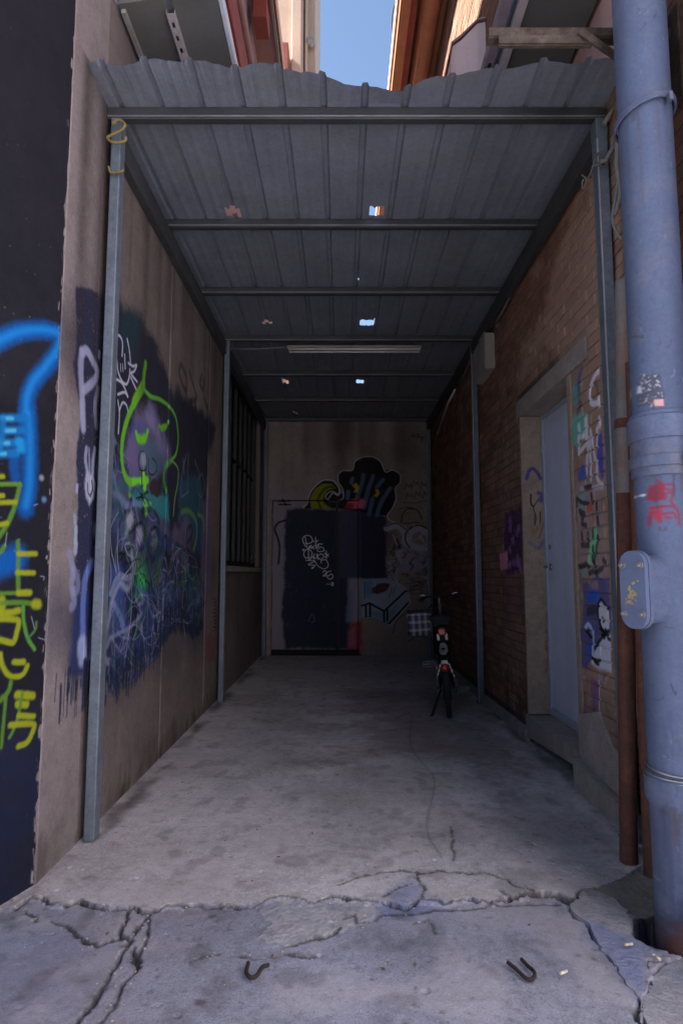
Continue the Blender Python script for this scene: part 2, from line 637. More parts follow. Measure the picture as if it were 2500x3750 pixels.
pl.area(g([(480, -50), (570, -50), (560, 500), (500, 470), (440, 460), (460, 200)]), (34, 44, 84), .95, .03, .03)
pl.area(e([(640, 330), (740, 300), (800, 400), (870, 430), (960, 600), (1050, 880), (1150, 930), (1290, 1060), (1330, 1130), (1290, 1260), (1270, 1560), (1240, 1900), (1230, 2150), (1180, 2352), (640, 2352)]), (32, 33, 46), .96, .05, .05)
pl.area(d([(300, 900), (900, 850), (1290, 800), (1290, 1290), (1250, 1400), (1130, 1390), (1080, 1280), (1010, 1290), (930, 1480), (830, 1560), (680, 1680), (620, 1650), (600, 1760), (350, 1800), (300, 1500)]), (30, 36, 60), .96, .06, .02)
pl.area(d([(330, 1250), (560, 1250), (620, 1500), (600, 1740), (360, 1800)]), (50, 58, 96), .6, .05, .08, vary=.5)
pl.area(e([(740, 380), (880, 420), (900, 560), (820, 640), (730, 620)]), (26, 54, 60), .6, .05, .08)
# ghost of earlier pieces: violet, teal and grey veils
pl.area(c([(560, 1000), (620, 820), (720, 720), (830, 800), (930, 1000), (970, 1240), (900, 1420), (760, 1480), (600, 1450), (530, 1250)]), (112, 106, 142), .72, .05, .08, wear=.12, vary=.6)
pl.area(c([(640, 880), (700, 760), (800, 840), (870, 980), (900, 1160), (860, 1180), (790, 1000)]), (134, 122, 154), .6, .05, .08, vary=.6)
pl.area(c([(560, 1130), (640, 1100), (660, 1300), (640, 1440), (560, 1380)]), (104, 86, 128), .6, .05, .06, vary=.7)
pl.area(c([(600, 900), (720, 860), (790, 980), (700, 1060), (600, 1020)]), (76, 76, 130), .7, .03, .06)
pl.area(c([(660, 1090), (850, 1080), (930, 1260), (880, 1420), (690, 1400)]), (58, 92, 104), .6, .03, .05)
pl.area(d([(420, 150), (480, -150), (620, -180), (760, -120), (900, -60), (960, 150), (960, 500), (880, 650), (700, 600), (480, 650), (400, 480)]), (92, 90, 128), .55, .06, .07, wear=.15, vary=.6)
pl.area(c([(590, 1560), (800, 1560), (960, 1600), (960, 1800), (820, 1790), (620, 1680)]), (44, 122, 120), .8, .03, .03, vary=.3)
pl.area(d([(850, 60), (960, 40), (965, 300), (880, 260)]), (40, 116, 118), .75, .02, .03)
pl.area(d([(1060, -120), (1240, -150), (1300, 100), (1280, 380), (1150, 420), (1050, 300)]), (36, 78, 92), .65, .05, .06, vary=.4)
pl.area(d([(1010, 320), (1130, 230), (1200, 420), (1170, 760), (1060, 740), (990, 560)]), (100, 88, 112), .6, .04, .05, vary=.4)
pl.area(d([(1200, 250), (1310, 230), (1310, 620), (1210, 560)]), (34, 60, 92), .75, .03, .04)
for k in range(22):
    yy_ = RNG.uniform(3.15, 5.5)
    pl.proj = None
    pl.stroke([(yy_, RNG.uniform(.8, 1.2)), (yy_ + RNG.uniform(-.15, .15), RNG.uniform(1.1, 1.7))], RNG.uniform(.05, .16), random.choice([(24, 28, 50), (28, 40, 82), (20, 22, 34)]), .8, .5, wear=.2)
pl.proj = pj_left
pl.area(d([(1280, 100), (1370, 60), (1380, 900), (1320, 1250), (1260, 1180)]), (98, 84, 104), .5, .04, .05, vary=.5)
pl.area(d([(390, 700), (500, 640), (540, 1000), (560, 1300), (430, 1350), (380, 1000)]), (52, 72, 128), .85, .03, .05, vary=.2)
pl.area(d([(640, 560), (900, 600), (890, 900), (800, 930), (720, 800), (640, 700)]), (84, 96, 92), .7, .03, .05, vary=.3)
pl.area(d([(800, 640), (890, 620), (880, 860), (820, 900)]), (74, 96, 36), .75, .02, .03)
pl.specks(d([(400, 900), (1290, 1650)]), 700, .006, (128, 132, 142), .8)
pl.specks(e([(470, 330), (640, 2200)]), 420, .008, (110, 104, 104), .75)
pl.specks(d([(400, 0), (1290, 900)]), 250, .005, (20, 20, 28), .7)
# onion-shaped green outline with closed eyes
NE = lambda pts, wd=.035, col=NEON, sp=.3, op=.95: pl.stroke(c(pts), wd, col, .45, op, spray=sp)
NE([(740, 350), (725, 450), (715, 570), (660, 660), (600, 790), (545, 950), (515, 1120), (515, 1290), (550, 1430), (600, 1490)], .05)
NE([(715, 560), (660, 660), (630, 720)], .07, (116, 172, 46))
NE([(600, 1480), (690, 1470), (760, 1460)], .05, (110, 200, 50)); NE([(590, 1500), (590, 1600)], .04)
NE([(725, 590), (790, 660), (880, 690), (970, 760), (1025, 850), (1045, 950), (1052, 1080), (1030, 1210), (985, 1270)], .03, (92, 160, 48), .4, .9)
NE([(650, 1010), (665, 1060), (700, 1080), (740, 1060), (762, 990)], .035, (104, 182, 30)); NE([(672, 1062), (700, 1076), (735, 1060)], .06, (104, 182, 30))
NE([(870, 940), (900, 970), (935, 950), (962, 900)], .03, (96, 156, 38)); NE([(895, 965), (930, 950)], .05, (96, 156, 38))
NE([(720, 1400), (735, 1520), (715, 1580)], .05, (120, 205, 40)); NE([(740, 1660), (745, 1760)], .06, (130, 200, 60), .5); NE([(720, 1690), (790, 1690)], .03, (110, 180, 60))
NE([(985, 1270), (930, 1340), (915, 1450), (940, 1560)], .05, (70, 140, 44), .5, .7); NE([(990, 1270), (1050, 1350), (1050, 1480), (1020, 1640), (1005, 1800)], .022, (120, 150, 90), .3, .7)
# black drips, spiders and loops
BK = lambda pts, wd=.014, op=.9, f=c, cv=True: pl.stroke(f(pts), wd, INK, .25, op, curve=cv)
WT = lambda pts, wd=.012, op=.75, f=d, col=(168, 168, 186): pl.stroke(f(pts), wd, col, .4, op)
BK([(705, 1380), (705, 1600)], .018)
for q in ([(705, 1610), (660, 1545)], [(705, 1610), (650, 1635)], [(705, 1610), (665, 1655)], [(705, 1610), (755, 1560)], [(705, 1610), (770, 1575)], [(710, 1615), (760, 1650)], [(708, 1615), (735, 1690)]):
    BK(q, .013, .95)
pl.stroke(c([(706, 1610)]), .05, INK, .3, .95)
pl.area(c([(790, 1470), (850, 1450), (890, 1530), (890, 1610), (850, 1635), (790, 1600), (775, 1540)]), (50, 36, 36), .92, .015, .01)
BK([(690, 1190), (670, 1280), (690, 1360), (740, 1360), (750, 1260), (730, 1190), (690, 1190)]); BK([(770, 1260), (770, 1380), (810, 1410), (845, 1360), (840, 1290), (800, 1250)])
pl.area(c([(700, 1215), (735, 1215), (745, 1300), (720, 1350), (695, 1300)]), (150, 150, 165), .7, .01, .02)
for q in ([(500, 480), (490, 340), (520, 230), (580, 170), (625, 200), (635, 290), (620, 370), (590, 390)], [(630, 450), (635, 360), (670, 310), (715, 310), (735, 390), (720, 520), (690, 565)],
          [(770, 620), (775, 470), (800, 370), (835, 345), (865, 400), (865, 520), (830, 640), (795, 680)], [(890, 560), (905, 470), (935, 430), (945, 500), (935, 600)]):
    BK(q, .026, .85, d)
for q in ([(700, 190), (780, 175), (840, 220), (870, 300)], [(480, 240), (520, 160), (550, 100)], [(600, 90), (630, 150)], [(1135, 460), (1140, 360), (1175, 335), (1190, 400), (1150, 480), (1130, 520), (1170, 620), (1165, 720)]):
    BK(q, .04, .6, d)
pl.area(d([(560, 190), (610, 190), (635, 280), (600, 380), (560, 330), (550, 250)]), (158, 158, 168), .8, .012, .02)
pl.area(d([(655, 360), (700, 340), (720, 420), (690, 510), (650, 470)]), (156, 146, 176), .8, .012, .02)
pl.area(d([(800, 390), (840, 370), (860, 470), (820, 600), (785, 520)]), (136, 146, 146), .75, .012, .02)
for cx, cy in ((540, 605), (795, 880), (700, 960)):
    for an in range(6):
        r = 45 + 20 * (an % 3)
        BK([(cx, cy), (cx + r * math.cos(an * 1.05 + .3), cy + r * 1.3 * math.sin(an * 1.05 + .3))], .014, .9, d)
BK([(440, 605), (540, 605), (590, 700)], .02, .9, d); BK([(795, 700), (795, 900)], .016, .9, d)
pl.stroke(d([(700, 860)]), .22, (30, 150, 80), .5, .85, spray=.4); pl.stroke(d([(690, 850), (720, 860)]), .06, (60, 190, 90), .6, .8)
for q in ((690, 850), (720, 820), (705, 885), (740, 860)): BK([q], .03, .9, d)
pl.stroke(d([(1090, 870), (1100, 880)]), .07, (50, 130, 60), .7, .8, spray=.6)
pl.stroke(d([(1085, 200), (1150, 185), (1220, 280), (1230, 420), (1200, 560)]), .05, (90, 130, 60), .6, .6, spray=.4)
pl.stroke(d([(1240, 220), (1290, 260), (1300, 370)]), .04, (86, 140, 50), .6, .6, spray=.4)
# thin pale tags and scribbles
for q in ([(420, 620), (405, 450), (420, 310), (480, 200)], [(480, 360), (470, 600), (490, 800)], [(400, 640), (410, 800), (390, 1000)], [(420, 600), (460, 780)], [(610, 900), (600, 1200), (560, 1500), (510, 1780)],
          [(500, 850), (600, 720), (660, 580), (650, 500)], [(640, 720), (620, 900)], [(540, 1380), (500, 1560), (440, 1760)], [(1000, 500), (1010, 680), (1050, 840), (1090, 900)], [(1110, 900), (1090, 1080), (1100, 1260), (1120, 1380)],
          [(1195, 900), (1240, 1040), (1250, 1200), (1240, 1300)], [(1160, 900), (1165, 1200)], [(930, 640), (960, 800), (990, 640)], [(1180, 1000), (1190, 1250)], [(665, 1180), (650, 1330), (620, 1420)]):
    WT(q, .011, .7)
for q in ([(365, 1500), (420, 1400), (560, 1320), (660, 1230), (770, 1080)], [(680, 1200), (720, 1400), (740, 1620)], [(700, 1200), (680, 1080)], [(640, 1000), (670, 1080), (720, 1050), (700, 980)]):
    WT(q, .03, .6, d, (126, 126, 160))
for q in ([(815, 1130), (810, 1300), (805, 1500)], [(430, 1080), (500, 1200), (530, 1330)]):
    WT(q, .05, .7, d, (110, 120, 170))
W2 = lambda pts, wd=.018: pl.stroke(c(pts), wd, (178, 178, 196), .3, .85)
W2([(475, 70), (500, 90), (520, 150), (515, 270)]); W2([(565, 110), (585, 220), (595, 330)]); W2([(540, 260), (545, 390)]); W2([(500, 350), (505, 420)], .012); W2([(520, 350), (525, 420)], .012)
W2([(465, 300), (480, 430), (520, 520), (560, 540), (585, 470), (590, 400)]); W2([(575, 340), (620, 370), (655, 360), (630, 420), (600, 440), (660, 520)]); W2([(600, 480), (650, 590)])
W2([(455, 490), (520, 540), (570, 660), (540, 620), (475, 640)]); W2([(475, 700), (490, 820), (480, 1010)]); W2([(490, 790), (520, 720), (555, 740), (575, 810)])
P2 = lambda pts, wd=.04, op=.8, col=(150, 150, 178): pl.stroke(c(pts), wd, col, .35, op, wear=.15)
P2([(130, 240), (120, 400), (135, 700), (145, 960)], .06); P2([(130, 240), (180, 225), (240, 330), (280, 440), (230, 530), (150, 600)], .05); P2([(285, 590), (260, 760), (270, 940)], .045, .55)
P2([(175, 1160), (165, 1260), (185, 1390)], .035, .7); P2([(200, 1160), (205, 1380)], .02, .6); P2([(255, 1165), (240, 1270), (235, 1390)], .035, .7)
pl.area(c([(175, 1400), (240, 1400), (262, 1500), (245, 1620), (200, 1700), (165, 1600), (155, 1500)]), (160, 160, 180), .85, .01, .012)
BK([(185, 1490), (190, 1580), (215, 1620)], .012); BK([(225, 1470), (235, 1540), (215, 1600)], .014)
P2([(300, 240), (295, 280)], .03); P2([(85, 1520), (82, 1560)], .03, .9); P2([(75, 2140 - 60), (70, 2200 - 60)], .04, .9)
WT([(75, 350), (70, 480)], .035, .8, d, (150, 165, 185)); WT([(60, 240), (65, 290)], .03, .8, d, (150, 160, 180))
for q in ([(10, 600), (40, 720), (90, 840), (90, 940), (50, 960)], [(50, 760), (30, 900), (60, 1060), (30, 1110)]):
    WT(q, .05, .5, d, (130, 134, 170))
WT([(225, 690), (170, 810), (150, 950), (140, 1150), (140, 1390)], .06, .75, d, (92, 108, 170)); WT([(130, 1480), (140, 1580)], .10, .7, d, (150, 162, 190))
# dense under-layers: years of overlapping scribble, drips and overspray
pl.proj = None
top_of = lambda y: np.interp(y, [3.1, 3.4, 3.8, 4.3, 4.6, 5.2, 5.8], [2.25, 2.2, 2.0, 1.75, 1.72, 1.62, 1.3])
bot_of = lambda y: np.interp(y, [3.1, 3.7, 4.2, 4.3, 4.6, 5.3, 5.8], [.62, .60, .70, .84, .88, .80, .95])
for k in range(230):
    y = RNG.uniform(3.12, 5.55)
    z = bot_of(y) + .05 + (top_of(y) - .35 - bot_of(y)) * RNG.random() ** 1.4
    ang, pts = RNG.uniform(0, 6.28), [(y, z)]
    stp = RNG.uniform(.05, .16)
    for _ in range(int(RNG.integers(3, 9))):
        ang += RNG.normal(0, .9)
        y2, z2 = pts[-1][0] + stp * math.cos(ang) * 1.3, pts[-1][1] + stp * math.sin(ang)
        pts.append((float(np.clip(y2, 3.08, 5.6)), float(np.clip(z2, bot_of(y2) + .02, top_of(y2) - .25))))
    col = random.choice([(140, 146, 168), (112, 124, 168), (80, 98, 150), (150, 150, 170), (12, 12, 18), (12, 12, 18), (16, 20, 36), (20, 32, 66), (44, 90, 98), (56, 104, 58), (24, 52, 92), (18, 26, 50)])
    pl.stroke(pts, random.choice((.006, .008, .010, .014, .014, .022, .04)), col, random.choice((.25, .5, .9)), RNG.uniform(.35, .75), wear=random.choice((0, .2, .4)))
for k in range(36):
    y = RNG.uniform(3.15, 5.5); z = RNG.uniform(bot_of(y) + .15, top_of(y) - .4)
    pl.stroke([(y, z), (y + RNG.uniform(-.1, .1), z + RNG.uniform(-.08, .08))], RNG.uniform(.08, .22), random.choice([(84, 88, 118), (50, 62, 112), (40, 78, 86), (22, 26, 42), (24, 26, 40), (22, 36, 74), (42, 76, 50)]), .95, RNG.uniform(.25, .5))
for k in range(90):
    y = RNG.uniform(3.1, 5.6); z = RNG.uniform(bot_of(y) + .05, top_of(y) - .3)
    pl.stroke([(y, z), (y + RNG.uniform(-.01, .01), z - RNG.uniform(.06, .4))], RNG.uniform(.004, .009), random.choice([(130, 134, 160), (16, 16, 24), (90, 100, 150), (60, 110, 70)]), .3, .6)
for k in range(260):                                       # brushed lower edge, scraped upwards and down
    y = RNG.uniform(2.72, 5.65)
    z0 = bot_of(y) + .10 if y > 3.1 else .74
    pl.stroke([(y, z0 + RNG.uniform(0, .1)), (y + RNG.uniform(-.008, .008), z0 - RNG.uniform(.0, .17))], RNG.uniform(.006, .03), random.choice([(26, 32, 56), (34, 40, 66), (24, 26, 38)]), .3, .8, wear=.3)
for k in range(150):
    y = RNG.uniform(3.1, 5.65)
    z0 = bot_of(y) + RNG.uniform(0, .5)
    pl.stroke([(y, z0), (y + RNG.uniform(-.01, .01), z0 + RNG.uniform(.01, .06))], RNG.uniform(.004, .010), (134, 128, 132), .3, .75)
pl.proj = pj_left
for k in range(58):                                        # long pale sweeps, loops and drips on top
    y = RNG.uniform(3.12, 5.5)
    zt = bot_of(y) + .25 + (top_of(y) - .35 - bot_of(y)) * RNG.random() ** 1.2
    ln, bow, tilt = RNG.uniform(.25, .7), RNG.uniform(-.18, .18), RNG.uniform(-.15, .15)
    if k % 3 == 0:
        rx, rz = RNG.uniform(.06, .16), RNG.uniform(.07, .18)
        pts = [(float(np.clip(y + rx * math.cos(q), 3.08, 5.6)), zt - .1 + rz * math.sin(q)) for q in np.linspace(0, RNG.uniform(4.5, 6.6), 12)]
    else:
        pts = [(float(np.clip(y + bow * math.sin(q * 3.1) + tilt * q, 3.08, 5.6)), max(zt - ln * q, bot_of(y) - .05)) for q in np.linspace(0, 1, 7)]
    pl.stroke(pts, RNG.uniform(.008, .020), random.choice([(186, 192, 214), (168, 176, 204), (140, 154, 200), (176, 172, 196), (110, 130, 190)]), random.choice((.25, .6)), RNG.uniform(.5, .85), wear=random.choice((0, .15)))
# the green outline again where it rides over the scribble
NE([(715, 560), (660, 660), (600, 790), (545, 950), (515, 1120), (515, 1290), (550, 1430), (600, 1490)], .04)
NE([(725, 590), (790, 660), (880, 690), (970, 760), (1025, 850), (1045, 950), (1052, 1080), (1030, 1210), (985, 1270)], .022, (86, 150, 44), .4, .85)
NE([(650, 1010), (665, 1060), (700, 1080), (740, 1060), (762, 990)], .035, (104, 182, 30))
# far panel: charcoal tag, scratchy letters, red scrawl
for q in ([(1080, 350), (1060, 420), (1090, 540), (1130, 600), (1130, 480), (1090, 370)], [(1160, 420), (1200, 560), (1230, 680)], [(1280, 460), (1260, 530), (1290, 590), (1300, 500)], [(1120, 600), (1150, 700), (1220, 690)], [(1210, 700), (1225, 780)], [(1300, 680), (1340, 800)]):
    BK(q, .05, .55)
for q in ([(1130, 1220), (1090, 1400), (1080, 1610), (1150, 1570)], [(1150, 1200), (1140, 1560)], [(1210, 1270), (1260, 1450), (1250, 1800)], [(1280, 1390), (1240, 1470), (1240, 1580), (1280, 1620), (1300, 1500), (1285, 1400)], [(1330, 1430), (1310, 1520), (1320, 1640)], [(1100, 1260), (1110, 1400)]):
    pl.stroke(c(q), .022, (96, 106, 122), .4, .6)
for k in range(9):
    y = 1020 + k * 34
    BK([(1370 + 30 * random.random(), y), (1420, y + 25), (1400 - 20 * random.random(), y + 50)], .012, .75, d)
for k in range(8):
    y = 1410 + k * 28
    pl.stroke(d([(1320, y), (1360, y + 22), (1405, y - 8), (1340, y + 30)]), .016, (118, 40, 40), .4, .5)
pl.area(d([(1310, 1380), (1420, 1370), (1410, 1640), (1310, 1660)]), (110, 60, 58), .35, .04, .06)
for k in range(12):                                        # pencil scribbles on the bare strip
    x, y = random.choice((490, 560, 575)) + random.random() * 20, 150 + random.random() * 270
    pl.stroke(b([(x, y), (x + 18, y + 20), (x + 4, y + 40)]), .004, (40, 34, 36), .3, .8)
for k in range(30):                                        # rain streaks, deepened to paint shade onto the upper wall
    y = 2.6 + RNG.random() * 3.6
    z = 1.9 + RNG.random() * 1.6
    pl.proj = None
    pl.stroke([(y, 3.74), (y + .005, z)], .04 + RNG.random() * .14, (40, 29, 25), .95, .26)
for k in range(60):
    y = 2.6 + RNG.random() * 3.6
    pl.stroke([(y, 0), (y + .01, .02 + RNG.random() ** 2 * .16)], .03 + RNG.random() * .08, (52, 46, 36), .9, .35)
pl.proj = pj_left

# ---- paint on the brick wall
pr = Paint('brick_wall_paint', 2.9, 0.0, 2.6, 3.65, 380, pj_right)
h1 = zoomed(1850, 1250, .287)
h2 = zoomed(1900, 1800, .2976)
R1 = lambda pts, wd, col, op=.9, f=h1: pr.stroke(f(pts), wd, col, .35, op, wear=.28)
pr.proj = None
pr.area([(2.95, .3), (3.75, .3), (3.75, 1.6), (3.85, 2.7), (4.6, 2.75), (4.9, 2.9), (4.2, 3.1), (3.6, 3.4), (2.95, 3.5)], (164, 136, 120), .60, .10, .12, wear=.2, vary=.5)
pr.area([(4.8, .3), (5.5, .3), (5.5, 2.4), (4.8, 2.6)], (120, 104, 100), .3, .12, .15, wear=.25, vary=.6)
for k in range(160):
    y, z = RNG.uniform(2.95, 3.72), RNG.uniform(.5, 2.4)
    pr.stroke([(y, z), (y + RNG.uniform(-.03, .03), z + RNG.uniform(-.05, .05)), (y + RNG.uniform(-.04, .04), z + RNG.uniform(-.08, .08))], RNG.uniform(.006, .03), random.choice([(170, 158, 166), (150, 130, 124), (110, 128, 140), (92, 84, 120), (60, 54, 60), (126, 104, 96)]), .5, .45, wear=.3)
pr.proj = pj_right
pr.area(h1([(850, 480), (930, 420), (985, 380), (980, 500), (960, 700), (950, 860), (870, 850), (860, 640)]), (110, 118, 124), .5, .01, .02)
R1([(960, 360), (930, 500), (925, 620)], .05, (98, 70, 110), .75); R1([(930, 560), (930, 760), (955, 820), (920, 920)], .045, (96, 66, 104), .75)
R1([(880, 620), (890, 720)], .10, (86, 150, 146), .75)
R1([(1180, 380), (1110, 500), (1075, 640), (1090, 790), (1190, 780)], .035, (208, 202, 214)); R1([(1185, 745), (1190, 800)], .05, (208, 202, 214))
R1([(890, 1090), (900, 1180)], .14, (84, 168, 152)); R1([(980, 1040), (990, 1120)], .12, (84, 168, 152)); R1([(915, 1210), (920, 1300)], .08, (96, 160, 150), .7)
R1([(1025, 985), (1030, 1120), (1035, 1230)], .05, (206, 202, 212)); R1([(935, 1080), (940, 1130)], .04, (206, 202, 212))
for q in ([(940, 1230), (1030, 1190)], [(930, 1220), (935, 1440)], [(935, 1420), (1040, 1310), (1050, 1380)], [(1085, 1140), (1100, 1250), (1120, 1350)], [(1195, 980), (1190, 1080), (1165, 1130)], [(1065, 1240), (1080, 1360)],
          [(1040, 1450), (1030, 1720)], [(1075, 1430), (1085, 1600), (1090, 1770)], [(1125, 1420), (1140, 1510)], [(1165, 1540), (1170, 1740), (1220, 1830)], [(1175, 1180), (1170, 1330)], [(1110, 1870), (1230, 1860)], [(960, 1880), (1000, 1900)]):
    R1(q, .032, (200, 194, 208), .85)
pr.area(h1([(1180, 1190), (1225, 1180), (1235, 1340), (1250, 1560), (1240, 1800), (1190, 1640), (1160, 1470), (1180, 1330)]), (68, 66, 160), .92, .008, .008)
pr.area(h1([(975, 1560), (1000, 1600), (1040, 1740), (935, 1790), (930, 1680)]), (56, 84, 168), .9, .008, .012)
pr.area(h1([(930, 1790), (1210, 1800), (1250, 1900), (1250, 2265), (900, 2265), (900, 1950)]), (142, 126, 138), .62, .03, .02, vary=.4)
pr.area(h1([(905, 1960), (1010, 1930), (1020, 2100), (930, 2200)]), (124, 150, 158), .75, .02, .02)
pr.area(h1([(1040, 2050), (1120, 2060), (1125, 2200), (1030, 2180)]), (168, 84, 52), .85, .015, .01)
for q in ([(900, 2010), (980, 2060), (1040, 2070)], [(1095, 1950), (1110, 2060)], [(1010, 1870), (1090, 1850)], [(1160, 2060), (1165, 2150)]):
    R1(q, .03, INK, .8)
pr.area(h2([(680, 330), (930, 280), (1060, 400), (1090, 900), (1100, 1080), (760, 1100), (700, 700), (690, 480)]), (150, 130, 132), .6, .03, .02, vary=.4)
pr.area(h2([(880, 460), (950, 440), (965, 560), (945, 760), (920, 900), (850, 900), (845, 830), (870, 640)]), (116, 190, 146), .92, .008, .008)
pr.area(h2([(745, 960), (830, 930), (850, 1000), (810, 1080), (750, 1080)]), (112, 150, 146), .85, .01, .01)
for q in ([(770, 520), (775, 590)], [(760, 660), (850, 670)], [(840, 520), (845, 620)], [(900, 480), (905, 560)], [(965, 560), (945, 740), (920, 870)], [(905, 690), (905, 850)], [(820, 890), (850, 930)], [(920, 870), (930, 920)],
          [(730, 930), (800, 910)], [(860, 1010), (910, 980)], [(930, 1000), (1020, 950)], [(950, 1000), (960, 1050)], [(770, 400), (820, 420)], [(760, 300), (780, 340)], [(1040, 850), (1060, 880)], [(740, 240), (800, 280)], [(960, 320), (970, 390)]):
    R1(q, .035, (36, 34, 42), .8, h2)
pr.area(h2([(770, 1100), (1090, 1070), (1130, 1400), (1130, 1700), (1060, 1900), (830, 2160), (760, 2160), (760, 1700), (780, 1400)]), (72, 78, 132), .85, .02, .015, vary=.25)
pr.area(h2([(850, 1230), (900, 1195), (960, 1240), (970, 1350), (840, 1380), (830, 1300)]), (40, 84, 176), .95, .008, .008)
pr.area(h2([(880, 1120), (960, 1110), (975, 1190), (890, 1210)]), (150, 122, 120), .8, .01, .01)
pr.area(h2([(830, 1420), (960, 1400), (960, 1520), (830, 1530)]), (54, 46, 56), .85, .01, .012)
pr.area(h2([(985, 1370), (1030, 1350), (1090, 1430), (1105, 1560), (1100, 1720), (1040, 1760), (990, 1600), (975, 1480)]), (196, 196, 208), .95, .006, .006)
pr.area(h2([(1000, 1800), (1110, 1760), (1135, 1900), (1135, 2230), (960, 2170), (880, 2110), (920, 1990)]), (190, 190, 208), .95, .008, .01)
for q in ([(970, 1380), (1010, 1335), (1050, 1380), (1090, 1440)], [(965, 1420), (975, 1580), (1010, 1680), (1050, 1730), (1100, 1720)], [(1030, 1560), (1030, 1600)], [(990, 1690), (1030, 1710)], [(1010, 1760), (1060, 1770)], [(1060, 1700), (1080, 1770)], [(1020, 1790), (960, 1880), (940, 1930)],
          [(800, 1690), (840, 1730), (890, 1800)], [(1090, 1810), (1115, 1830)], [(890, 2040), (930, 2080), (990, 2085)], [(900, 2050), (940, 2110), (975, 2130)], [(885, 1880), (890, 2000), (905, 2060)], [(1050, 1750), (1045, 1800), (1020, 1780)]):
    R1(q, .024, INK, .92, h2)
R1([(810, 1680), (850, 1640), (900, 1740), (905, 1860), (905, 2020)], .03, (170, 186, 214), .9, h2)
R1([(870, 1890), (860, 1990)], .06, (40, 90, 170), .8, h2)
k4 = zoomed(1700, 2200, .5102)
pr.area(k4([(905, 560), (970, 590), (975, 880), (930, 940), (900, 800)]), (112, 70, 120), .75, .02, .02, vary=.4)
R1([(965, 580), (968, 870)], .02, (196, 186, 206), .7, k4)
# behind the door: maroon patch with pale scrawl, pink paint
z4 = zoomed(1600, 900, .5952)
pr.area(z4([(415, 1640), (515, 1600), (525, 2000), (425, 2030), (410, 1850)]), (70, 40, 78), .9, .03, .02)
pr.area(z4([(395, 2040), (520, 2040), (530, 2300), (400, 2300)]), (88, 66, 76), .5, .04, .05, vary=.5)
pr.area(z4([(350, 1895), (430, 1880), (436, 1990), (360, 1990)]), (196, 130, 150), .95, .02, .012)
for k in range(14):
    x, y = 430 + 80 * random.random(), 1660 + 340 * random.random()
    R1([(x, y), (x + 6, y + 25), (x + 12, y - 10), (x + 16, y + 30)], .03, (150, 110, 160), .6, z4)
pr.proj = None
for k in range(50):
    y = 2.9 + RNG.random() * 2.5
    pr.stroke([(y, .1), (y + .01, .25 + RNG.random() * .3)], .04 + RNG.random() * .1, (60, 52, 46), .9, .3)
pr.proj = pj_right

# ---- paint on the jamb of the door (seen face on): x, z
pjm = Paint('jamb_paint', XR, 0.2, .18, 2.3, 400, lambda u, v: (on_y(u, v, 4.75).x, on_y(u, v, 4.75).z))
J = lambda pts, wd, col, op=.9, f=h1: pjm.stroke(f(pts), wd, col, .35, op)
J([(265, 1760), (300, 1660), (345, 1630), (400, 1680), (450, 1760)], .028, (58, 54, 130)); J([(420, 1940), (460, 1960), (450, 2040)], .035, (54, 54, 130), .8)
J([(250, 1850), (300, 1860)], .05, (110, 96, 130), .4)
J([(320, 1960), (320, 2060), (345, 2110)], .016, INK); J([(425, 2020), (370, 2090), (355, 2140), (385, 2250), (370, 2350)], .010, INK); J([(445, 2180), (440, 2300)], .008, INK)
J([(250, 250), (255, 410)], .008, INK, .9, h2); J([(190, 260), (185, 410)], .008, INK, .9, h2); J([(295, 400), (260, 520), (245, 570)], .008, INK, .9, h2)
J([(180, 520), (240, 440)], .03, (140, 90, 50), .6, h2); J([(240, 700), (320, 600), (320, 700)], .03, (86, 80, 136), .75, h2); J([(120, 630), (220, 700)], .03, (96, 88, 120), .4, h2)
for k in range(30):
    pjm.stroke(h2([(325 + 20 * random.random(), 1500 + 900 * random.random())]), .008 + .02 * random.random(), (120, 74, 30), .7, .6)

# ---- paint on the back wall and its door
pb = Paint('back_wall_paint', -1.3, 0.0, 2.85, 3.75, 190, pj_back)
n1 = zoomed(950, 1650, .4464)
B = lambda pts, wd, col, op=.92, soft=.3, cv=True: pb.stroke(n1(pts), wd, col, soft, op, curve=cv)
pb.area(n1([(90, 300), (260, 330), (420, 400), (600, 480), (90, 480)]), (140, 132, 150), .55, .1, .15, vary=.3)
pb.area(n1([(90, 470), (230, 470), (230, 1660), (90, 1660)]), (128, 120, 138), .75, .03, .05)
pb.area(n1([(1040, 1040), (1130, 1040), (1130, 820), (1410, 760), (1410, 900), (1300, 980), (1130, 1000), (1120, 1140), (1040, 1120)]), (150, 146, 164), .75, .05, .04, vary=.5)
pb.area(n1([(210, 480), (620, 485), (830, 490), (1040, 540), (1035, 1050), (730, 1050), (730, 1630), (210, 1630), (180, 1250), (210, 1050), (215, 800)]), (40, 42, 60), .97, .03, .03)
pb.area(n1([(640, 480), (830, 490), (830, 1050), (640, 1050)]), (70, 70, 90), .85, .03, .03)
pb.area(n1([(842, 500), (1040, 545), (1035, 1050), (842, 1050)]), (50, 50, 66), .8, .03, .03)
for k in range(70):
    x, y = 220 + 810 * random.random(), 500 + 1100 * random.random()
    if x > 730 and y > 1040: continue
    B([(x, y), (x + random.uniform(-14, 14), y + random.uniform(-40, 40))], .01 + .03 * random.random(), random.choice([(66, 68, 88), (26, 28, 40), (84, 82, 100), (20, 20, 28)]), .35, .8)
pb.area(n1([(640, 1050), (740, 1050), (740, 1630), (640, 1630)]), (46, 48, 70), .7, .03, .05)
pb.area(n1([(725, 1055), (835, 1055), (835, 1400), (720, 1400)]), (140, 132, 150), .85, .02, .04)
pb.area(n1([(735, 1150), (760, 1150), (755, 1390), (720, 1390)]), (84, 110, 150), .6, .02, .04)
pb.area(n1([(745, 1420), (838, 1400), (840, 1680), (720, 1680), (725, 1560)]), (150, 46, 66), .9, .03, .04, vary=.3)
